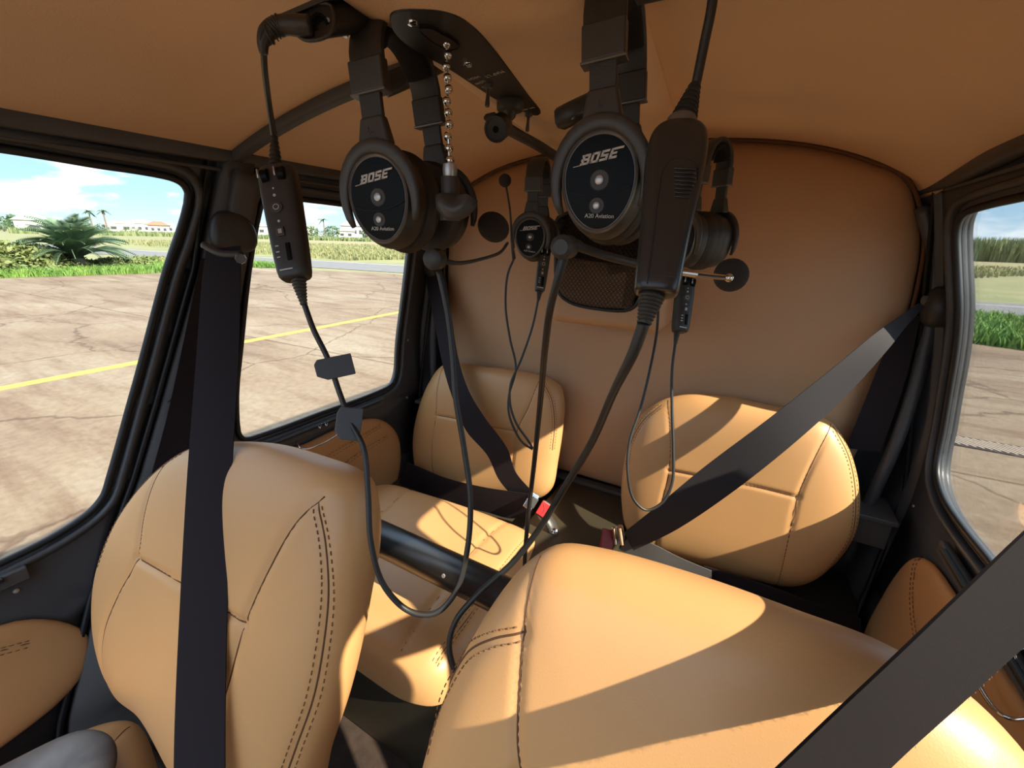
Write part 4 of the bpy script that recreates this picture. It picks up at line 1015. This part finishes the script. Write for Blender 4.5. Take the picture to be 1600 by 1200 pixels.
# hanger bars
hg = tube('headset_hanger', [PD(765, 182, .62), PD(800, 205, .66), PD(840, 227, .72), PD(872, 247, .78)], 1, PLA, None, n=10, sq=(.012, .005)); tag(hg, 'black bar under the roof fairing carrying the small distant headset', 'hanger')
h_ = empty('headset_hook', PD(640, 128, .55), 'black hook behind the fairing carrying the left headset', 'hanger')
tube('hook_arm', [PD(600, 135, .52), PD(640, 118, .53), PD(690, 95, .54)], 1, PLA, h_, n=10, sq=(.006, .012))
h_ = empty('headset_hook', PD(890, 190, .44), 'short black roof hook beside the nearest headset', 'hanger')
tube('hook_arm', [PD(876, 186, .46), PD(892, 178, .45), PD(930, 160, .45)], 1, PLA, h_, n=12, sq=(.010, .010))
tube('hook_highlight_edge', [PD(884, 190, .452), PD(898, 184, .442)], .0016, GREYR, h_, n=6, res=0)

# ============================================================ CONTROL BOXES AND CABLES
def ctrl(name, label, pt, pb, dt, db, w, front=True, yaw=0.0, thick=.022, tw=1.0, bw=.8):
    T, B = PD(*pt, dt), PD(*pb, db); ez = (T-B).normalized(); n = (CAM-(T+B)/2); n = (n-ez*n.dot(ez)).normalized(); ex = ez.cross(n)*-1
    q = Matrix.Rotation(yaw, 3, ez); n, ex = q @ n, q @ ex; ex = n.cross(ez)*-1
    H = (T-B).length; c = (T+B)/2
    root = empty(name, B, label, 'headset control', 'headset control boxes')
    def Q(x, z, y=0): return B+ex*(x*w)+ez*(z*H)+n*y
    # body: stack of rounded sections
    vs = []; fs = []; N = 20; st = [(0, .55, .6), (.01, .84, .85), (.04, .97, 1), (.3, 1.0, 1), (.6, 1.0, 1), (.93, 1.0, 1), (.985, .88, .85), (1, .6, .6)]
    rows = []
    for z, kx, ky in st:
        ww = (bw+(tw-bw)*min(1, max(0, z)**.9))*w/2*kx; dd = thick/2*ky
        for k in range(N):
            a = 2*math.pi*k/N; c_, s_ = math.cos(a), math.sin(a); r = (abs(c_)**5+abs(s_)**5)**(-1/5)
            vs.append(B+ez*(z*H)+ex*(c_*r*ww)+n*(s_*r*dd))
    for i in range(len(st)-1):
        for k in range(N): fs.append((i*N+k, i*N+(k+1) % N, (i+1)*N+(k+1) % N, (i+1)*N+k))
    fs += [tuple(range(N))[::-1], tuple((len(st)-1)*N+k for k in range(N))]
    body = mesh('control_body', vs, fs, PLA, root); body.modifiers.new('s', 'SUBSURF').render_levels = 1
    return root, body, Q, ex, n, ez, H
def ctrl_face(root, body, Q, ex, n, ez, w, H, th):
    f = th/2+.0005
    for x in (-.24, .20):
        wh = lathe('volume_wheel', Q(x, .885, f-.004)-ex*.0045, ex, [(0, .007), (.001, .0085), (.008, .0085), (.009, .007)], GLO, body, n=24)
        tube('wheel_mark', [Q(x-.12, .885, f+.0042)-ez*.005, Q(x-.12, .885, f+.0045)+ez*.005], .0010, SILV, wh, n=6, res=0)
    for z, r in ((.76, .0010), (.70, .0016), (.475, .0014)):
        lathe('indicator_mark', Q(-.06, z, f), n, [(-.001, r), (.0004, r)], WHITE, body, n=10)
    pb_ = lathe('power_button', Q(-.06, .595, f), n, [(-.001, .0072), (.0008, .0066), (.0012, .004)], PLA2, body, n=24)
    tube('power_ring', [Q(-.06, .595, f+.0013)+ex*(.0030*math.cos(a))+ez*(.0030*math.sin(a)) for a in [i*.52 for i in range(12)]], .0004, WHITE, pb_, n=5, res=2, closed=True)
    box('mode_button', Q(-.06, .385, f), (.009, .011, .003), PLA2, body, (ex, ez, n), .0012)
    box('mode_button_lamp', Q(-.06, .385, f+.0016), (.004, .005, .0006), SILV, body, (ex, ez, n), .0002)
    box('slide_switch', Q(.06, .21, f), (.005, .020, .002), GLO, body, (ex, ez, n), .0008)
    for z in (.27, .22, .175): box('switch_mark', Q(-.22, z, f), (.0035, .0012, .0004), WHITE, body, (ex, ez, n), 0)
    box('brand_mark', Q(-.08, .065, f), (.014, .0015, .0004), WHITE, body, (ex, ez, n), 0)
def relief(root, p0, p1, r0, r1, name='strain_relief'):
    p0, p1 = V(p0), V(p1); prof = []; L_ = (p1-p0).length
    for i in range(9):
        f = i/8; r = r0+(r1-r0)*f; prof += [(f*L_*.98, r), (f*L_*.98+L_*.03, r*.86), (f*L_*.98+L_*.075, r*.86), (f*L_*.98+L_*.08, r)] if i < 8 else [(L_, r1)]
    return lathe(name, p0, p1-p0, prof, PLA, root, n=16)
# left control box
r1, bd, Q, e1, n1, z1, H1 = ctrl('headset_control_box', 'dark control box hanging before the left door pillar above two tape tabs', (433, 262), (463, 438), .485, .475, .041, yaw=R_(-22), thick=.026, tw=1.05, bw=.86)
ctrl_face(r1, bd, Q, e1, n1, z1, .041, H1, .026)
relief(r1, PD(431, 264, .485), PD(428, 205, .485), .0075, .0032); relief(r1, PD(466, 436, .475), PD(475, 476, .475), .0085, .0036)
# large control box (back towards the lens)
r2 = empty('headset_control_box', PD(1030, 460, .32), 'large glossy black control box hanging in the centre foreground', 'headset control', 'headset control boxes')
T, B = PD(1063, 196, .325), PD(1024, 462, .315); ez = (T-B).normalized(); n = (CAM-(T+B)/2); n = (n-ez*n.dot(ez)).normalized(); ex_ = n.cross(ez)*-1
vs = []; fs = []; N = 28; Hh = (T-B).length
st = [(0, .60, .5), (.008, .86, .8), (.03, .93, .9), (.15, .96, .95), (.35, 1.02, 1), (.55, 1.13, 1.05), (.72, 1.24, 1.1), (.82, 1.27, 1.12), (.90, 1.22, 1.08), (.95, 1.08, .95), (.985, .8, .75), (1, .45, .5)]
for z, kx, ky in st:
    for k in range(N):
        a = 2*math.pi*k/N; c_, s_ = math.cos(a), math.sin(a); r = (abs(c_)**3.4+abs(s_)**3.4)**(-1/3.4)
        vs.append(B+ez*(z*Hh)+ex_*(c_*r*.0175*kx)+n*(s_*r*.0150*ky))
for i in range(len(st)-1):
    for k in range(N): fs.append((i*N+k, i*N+(k+1) % N, (i+1)*N+(k+1) % N, (i+1)*N+k))
fs += [tuple(range(N))[::-1], tuple((len(st)-1)*N+k for k in range(N))]
bd2 = mesh('control_body', vs, fs, mat('semi_gloss_black', (.030, .028, .026), .28), r2); bd2.modifiers.new('s', 'SUBSURF').render_levels = 2
def Q2(x, z, off=0):
    # point on the near face of the box
    kx = lerp_t(z, [a for a, _, _ in st], [b for _, b, _ in st]); ky = lerp_t(z, [a for a, _, _ in st], [b for _, _, b in st])
    s_ = (max(0, 1-abs(x)**3.4))**(1/3.4); return B+ez*(z*Hh)+ex_*(x*.0175*kx)+n*(s_*.0150*ky+off)
tube('battery_door_seam', [Q2(-.42, .03), Q2(-.42, .3), Q2(-.40, .55), Q2(-.34, .66), Q2(-.1, .715), Q2(.3, .72), Q2(.70, .70), Q2(.86, .62)], .0005, RUB, bd2, n=6, res=8)
rb = []
for i in range(8):
    z = .665-i*.022; x0, x1 = .0+i*.025, .80-abs(i-3)*.03
    rb.append(tube_data(catmull([Q2(x0+(x1-x0)*j/5, z-.004*math.sin(math.pi*j/5), .0003) for j in range(6)], 3), .0009, 6))
merge('grip_ribs', rb, MATS['semi_gloss_black'], bd2)
for i in range(2): box('moulded_mark', Q2(.45, .075+i*.018, .0002), (.008, .0006, .0004), PLA2, bd2, (ex_, ez, n), 0)
lathe('top_collar', PD(1064, 194, .325), ez, [(-.004, .0105), (0, .0115), (.003, .011), (.004, .008)], GREYR, r2, n=24)
relief(r2, PD(1066, 192, .325), PD(1086, 133, .325), .0105, .0042); relief(r2, PD(1019, 461, .315), PD(1006, 506, .315), .0098, .0052)
# two small control boxes at the back
r3, bd3, Q, e3, n3, z3, H3 = ctrl('headset_control_box', 'small control box hanging beside the small distant headset', (852, 388), (843, 456), .88, .87, .025, yaw=R_(12), thick=.018, tw=1.0, bw=.85)
ctrl_face(r3, bd3, Q, e3, n3, z3, .025, H3, .018)
relief(r3, PD(843, 456, .87), PD(841, 470, .87), .006, .003)
r4, bd4, Q, e4, n4, z4, H4 = ctrl('headset_control_box', 'small control box hanging right of the centre below the chrome gooseneck', (1072, 434), (1062, 520), .80, .79, .032, yaw=R_(28), thick=.030, tw=1.0, bw=.85)
ctrl_face(r4, bd4, Q, e4, n4, z4, .032, H4, .030)
relief(r4, PD(1058, 519, .79), PD(1055, 538, .79), .0062, .003)
def cable(name, pix, r, label, mt=CABLE):
    o = tube(name, [PD(*p) for p in pix], r, mt, None, n=10, res=10); return tag(o, label, 'cable', 'headset cables')
cable('headset_cable', [(412, 70, .369), (413, 100, .385), (420, 160, .44), (428, 212, .485)], [.0026, .0027, .003, .0034], 'cable dropping from the roof jack box to the left control box')
cable('headset_cable', [(475, 474, .475), (490, 515, .475), (512, 560, .475), (530, 612, .475), (548, 660, .47), (568, 700, .465), (575, 770, .46), (580, 850, .455), (600, 915, .455), (640, 955, .455), (680, 958, .455), (712, 925, .455), (730, 860, .455), (735, 780, .455), (725, 700, .455), (712, 620, .45), (708, 560, .45), (700, 490, .445), (686, 424, .44)], .0031, 'long cable looping from the left control box up to the left headset')
cable('headset_cable', [(882, 398, .345), (873, 430, .35), (860, 480, .37), (852, 540, .42), (845, 620, .52), (835, 720, .62), (825, 810, .68), (820, 880, .70), (822, 935, .70)], [.0045]+[.0036]*8, 'straight cable falling from the nearest headset behind the front right seat')
cable('headset_cable', [(1006, 505, .315), (990, 550, .325), (960, 610, .35), (925, 690, .40), (880, 765, .45), (840, 830, .49), (800, 880, .51), (745, 930, .52), (712, 970, .52), (702, 1005, .52), (708, 1040, .52), (730, 1075, .52)], [.0048, .0044]+[.0036]*10, 'thick cable running from the large control box down across the centre')
cable('headset_cable', [(1116, -30, .30), (1112, 10, .305), (1100, 70, .315), (1087, 134, .325)], .0036, 'cable running up to the roof from the large control box')
cable('headset_cable', [(841, 468, .87), (832, 510, .88), (815, 560, .88), (798, 600, .88), (797, 630, .88), (806, 660, .88), (826, 690, .88), (832, 700, .87)], .0024, 'thin cable curling from the small box beside the distant headset')
cable('headset_cable', [(803, 404, .86), (793, 430, .87), (790, 480, .88), (797, 530, .885), (806, 575, .89), (795, 620, .89), (796, 650, .89), (815, 690, .88), (832, 702, .87)], .0024, 'thin cable falling from the distant headset in front of the rear left seat')
cable('headset_cable', [(1055, 536, .79), (1050, 580, .79), (1050, 640, .79), (1052, 700, .785), (1050, 755, .78), (1035, 785, .78), (1010, 797, .78), (990, 780, .78), (981, 740, .78), (984, 690, .785), (1000, 640, .79), (1015, 580, .79), (1026, 520, .80), (1030, 470, .80), (1040, 430, .80), (1060, 400, .80)], .0026, 'thin cable looping in front of the rear right seat')
# tape tabs on the left cable
def tab(pc, d, ang, w, h, label, curl=0):
    c = PD(*pc, d); n = (CAM-c).normalized(); r = RT*math.cos(ang)-UP*math.sin(ang); r = (r-n*r.dot(n)).normalized(); u = n.cross(r)
    pts = [(-.5, -.25), (-.5, .3), (-.4, .5), (.5, .5), (.5, -.5), (-.25, -.5)]
    bm = bmesh.new(); f = bm.faces.new([bm.verts.new(c+n*.004+r*a*w+u*b*h) for a, b in pts]); e = bmesh.ops.extrude_face_region(bm, geom=[f])
    for v in e['geom']:
        if isinstance(v, bmesh.types.BMVert): v.co -= n*.008
    bmesh.ops.recalc_face_normals(bm, faces=bm.faces); o = frombm('cable_clip', bm, GRAYT); mod_bevel(o, .0012, 2)
    return tag(o, label, 'cable clip', 'grey clips on the left cable')
tab((523, 574), .474, R_(-12), .040, .024, 'upper grey clip wrapped round the looping left cable')
tab((545, 662), .470, R_(5), .027, .036, 'lower grey clip wrapped round the looping left cable')

# ============================================================ ROOF FITTINGS
# jack box on the headliner, plug in it
jb = empty('roof_jack_box', PD(480, 30, .38), 'black headset jack box on the left of the roof fairing', 'jack box')
zc = lambda px, py, z: on(px, py, 2, z)
def slab(name, pix, z0, z1_, mt, parent, bev=.004):
    lo = [zc(a, b, z1_) for a, b in pix]
    bm = bmesh.new(); f = bm.faces.new([bm.verts.new((p.x, p.y, z1_)) for p in lo]); e = bmesh.ops.extrude_face_region(bm, geom=[f])
    for v in e['geom']:
        if isinstance(v, bmesh.types.BMVert): v.co.z = z0
    bmesh.ops.recalc_face_normals(bm, faces=bm.faces); o = frombm(name, bm, mt, parent); mod_bevel(o, bev); return o
JD = .50
def jslab(name, pix, d0, d1, mt, parent, bev=.003):
    bm = bmesh.new(); f = bm.faces.new([bm.verts.new(PD(a, b, d0)) for a, b in pix]); e = bmesh.ops.extrude_face_region(bm, geom=[f])
    ax = (PD(500, 20, .5)-PD(440, 50, .5)).normalized()*.55+V((-.2, .8, .25)).normalized()*.6
    for v in e['geom']:
        if isinstance(v, bmesh.types.BMVert): v.co += ax.normalized()*d1
    bmesh.ops.recalc_face_normals(bm, faces=bm.faces); o = frombm(name, bm, mt, parent); mod_bevel(o, bev); return o
jdir = PD(572, 30, .41)-PD(505, 38, .372)
def jface(name, pix, d, mt, ext, bev):
    bm = bmesh.new(); f = bm.faces.new([bm.verts.new(PD(a, b, d)) for a, b in pix]); e = bmesh.ops.extrude_face_region(bm, geom=[f])
    for v in e['geom']:
        if isinstance(v, bmesh.types.BMVert): v.co += jdir*ext
    bmesh.ops.recalc_face_normals(bm, faces=bm.faces); o = frombm(name, bm, mt, jb); mod_bevel(o, bev); return o
jface('box_body', [(444, 24), (500, 3), (520, 6), (525, 42), (512, 60), (478, 66), (458, 52)], .372, PLA, 1.0, .003)
tube('box_rim', [PD(a, b, .371) for a, b in [(448, 26), (500, 6), (517, 9), (521, 41), (510, 57), (479, 63), (461, 51)]], .0016, PLA2, jb, n=8, closed=True, res=5)
jface('mount_plate', [(426, 26), (500, -6), (590, -24), (592, -14), (505, 2), (436, 32)], .368, FRAME2, 1.1, .001)
for (a, b) in ((500, 36), (470, 45)):
    p = PD(a, b, .3715); nn = (CAM-p).normalized()
    lathe('jack_socket', p, nn, [(-.002, .0072), (.0025, .0072), (.0025, .0048), (-.001, .0044)], GLO, jb, n=24)
for (a, b) in ((487, 38), (512, 31)): lathe('box_screw', PD(a, b, .371), (CAM-PD(a, b, .371)), [(0, .0018), (.001, .0016)], SILV, jb, n=10)
lathe('bracket_screw', PD(540, 52, .40), (0, -.3, -1), [(0, .003), (.003, .0024)], CHR, jb, n=10)
pl_ = empty('headset_plug', PD(440, 42, .37), 'black right angle plug in the roof jack box', 'plug')
tube('plug_body', [PD(486, 40, .366), PD(468, 40, .366), PD(446, 39, .366), PD(428, 43, .366), PD(416, 53, .366), PD(411, 68, .368), PD(412, 84, .37)], [.0076, .0082, .0076, .0074, .0066, .0048, .0034], PLA, pl_, n=16)
rg = []
for i in range(7):
    p = PD(438-i*3.4, 39.5+i*1.2+i*i*.3, .366); d_ = (PD(434-i*3.0, 40.5+i*2.6, .366)-p).normalized(); rg.append(tube_data([p-d_*.0005, p+d_*.0005], .0082-.0001*i, 14))
merge('plug_ribs', rg, PLA, pl_)
# map light panel on the fairing
mp_ = empty('roof_switch_unit', zc(720, 90, 1.738), 'black leaf shaped switch panel on the roof fairing', 'switch panel')
pout = [(609, 30), (613, 22), (628, 17), (655, 16), (690, 19), (718, 28), (745, 48), (772, 78), (800, 115), (826, 150), (845, 177), (838, 181), (812, 173), (778, 158), (740, 134), (700, 108), (660, 86), (630, 66), (614, 48)]
def plz(p, z): return V((p.x, p.y, z))
po = catmull([zc(a, b, 1.738) for a, b in pout], 4, True)
bm = bmesh.new(); f = bm.faces.new([bm.verts.new(p) for p in po]); e = bmesh.ops.extrude_face_region(bm, geom=[f])
for v in e['geom']:
    if isinstance(v, bmesh.types.BMVert): v.co.z += .006
bmesh.ops.recalc_face_normals(bm, faces=bm.faces); pnl = frombm('panel_plate', bm, mat('panel_black', (.02, .018, .016), .35), mp_); mod_bevel(pnl, .001, 2, 60)
sl_ = catmull([zc(a, b, 1.7365) for a, b in [(655, 45), (672, 44), (692, 54), (712, 66), (717, 74), (704, 78), (684, 70), (664, 56)]], 3, True)
bm = bmesh.new(); f = bm.faces.new([bm.verts.new(p) for p in sl_]); e = bmesh.ops.extrude_face_region(bm, geom=[f])
for v in e['geom']:
    if isinstance(v, bmesh.types.BMVert): v.co.z += .002
bmesh.ops.recalc_face_normals(bm, faces=bm.faces); frombm('chain_slot', bm, mat('slot_dark', (.03, .008, .005), .6), mp_)
tube('slot_rim', sl_, .0007, GLO, mp_, n=6, res=0, closed=True)
for a, b in ((645, 35), (731, 100)): 
    sc = lathe('panel_screw', zc(a, b, 1.738), (0, 0, -1), [(0, .0052), (.0022, .0046), (.003, .002)], CHR, mp_, n=14)
    box('screw_slot', zc(a, b, 1.7345), (.006, .0012, .001), GLO, sc, bevel=0)
def ptext(body, a, b, size, rot=0):
    # reads along the fairing axis, printed on the underside
    p = zc(a, b, 1.7372); ex0 = V((-1, .25, 0)).normalized(); nz = V((0, 0, -1)); uy = nz.cross(ex0)
    M_ = Matrix((ex0, uy, nz)).transposed().to_4x4(); M_.translation = p; text('panel_lettering', body, size, M_, WHITE, mp_, ext=.0001)
ptext('MAP LT', 772, 116, .0095); ptext('HIGH', 740, 122, .0078); ptext('LOW', 750, 129, .0078); ptext('OFF', 757, 135, .0065); ptext('DIM  AUX', 825, 170, .0055)
def toggle(a, b, dz, lab):
    p = zc(a, b, 1.738); t = lathe('toggle_base', p, (0, 0, -1), [(0, .006), (.004, .006), (.005, .0045)], GREYR, mp_, n=6)
    lathe('toggle_lever', p+V((0, 0, -.004)), (0, -.12, -1), [(0, .0022), (.010, .0024), (.018, .0032), (.021, .003), (.022, .001)], GREYR, t, n=12)
toggle(763, 132, 1, ''); toggle(826, 177, 1, '')
# swivel map light
ml_ = empty('map_light', zc(792, 160, 1.73), 'small black swivel map light under the switch panel', 'lamp')
lathe('light_base', zc(797, 158, 1.738), (0, 0, -1), [(0, .019), (.010, .019), (.012, .018), (.013, .010), (.020, .008), (.024, .004)], PLA, ml_, n=28)
pc = PD(775, 202, .535); ax = (PD(768, 205, .50)-PD(793, 188, .56)).normalized()
lathe('light_barrel', pc-ax*.030, ax, [(0, .012), (.002, .015), (.030, .0155), (.032, .0150), (.0322, .0125), (.030, .012)], PLA, ml_, n=28)
lathe('light_lens', pc-ax*.030, ax, [(.0295, .0135), (.031, .0135), (.0312, .004), (.0305, .0038)], PLA2, ml_, n=28)
lathe('lens_hole', pc-ax*.030, ax, [(.0308, .0042), (.0318, .0040)], GLO, ml_, n=16)
# bead chain with pull handle
ch = empty('bead_chain_pull', PD(700, 270, .40), 'silver bead chain with a black pull handle hanging from the switch panel', 'pull chain')
d0 = dep(zc(698, 66, 1.738)); bm0 = None
ps = [PD(698, 68, d0), PD(702, 262, d0*.965)]
bme = bpy.data.meshes.new('bead'); bmb = bmesh.new(); bmesh.ops.create_uvsphere(bmb, u_segments=18, v_segments=12, radius=.0042); bmb.to_mesh(bme); bmb.free(); bme.materials.append(CHR)
for p in bme.polygons: p.use_smooth = True
for i in range(11):
    o = bpy.data.objects.new('bead', bme); COL.objects.link(o); o.parent = ch; o.matrix_parent_inverse = ch.matrix_world.inverted(); o.location = ps[0].lerp(ps[1], (i)/10.6)+V((.0015*math.sin(i*2.1), 0, 0))
tube('chain_link', ps, .0012, CHR, ch, n=6, res=0)
hp = PD(703, 262, d0*.965)
lathe('chain_end_cap', hp+V((0, 0, .004)), (0, 0, -1), [(0, .004), (.001, .0065), (.006, .0072), (.012, .0066), (.014, .006)], SILV, ch, n=20)
lathe('pull_handle', hp+V((0, 0, -.008)), (0, 0, -1), [(0, .0085), (.002, .0092), (.026, .0088), (.034, .0110), (.040, .011)], PLA2, ch, n=24)
tube('handle_hook', [hp+V((-.001, 0, -.030)), PD(703, 318, d0*.95), PD(712, 326, d0*.945), PD(724, 322, d0*.94), PD(728, 312, d0*.94)], 1, PLA2, ch, n=14, sq=(.013, .008))

# lettering to plain meshes
bpy.context.view_layer.update(); _dg = bpy.context.evaluated_depsgraph_get()
for o in [o for o in bpy.data.objects if o.type == 'FONT']:
    me = bpy.data.meshes.new_from_object(o.evaluated_get(_dg)); nm, par, mw = o.name, o.parent, o.matrix_world.copy()
    bpy.data.objects.remove(o); q = bpy.data.objects.new(nm, me); COL.objects.link(q)
    q.parent = par; q.matrix_parent_inverse = par.matrix_world.inverted(); q.matrix_world = mw
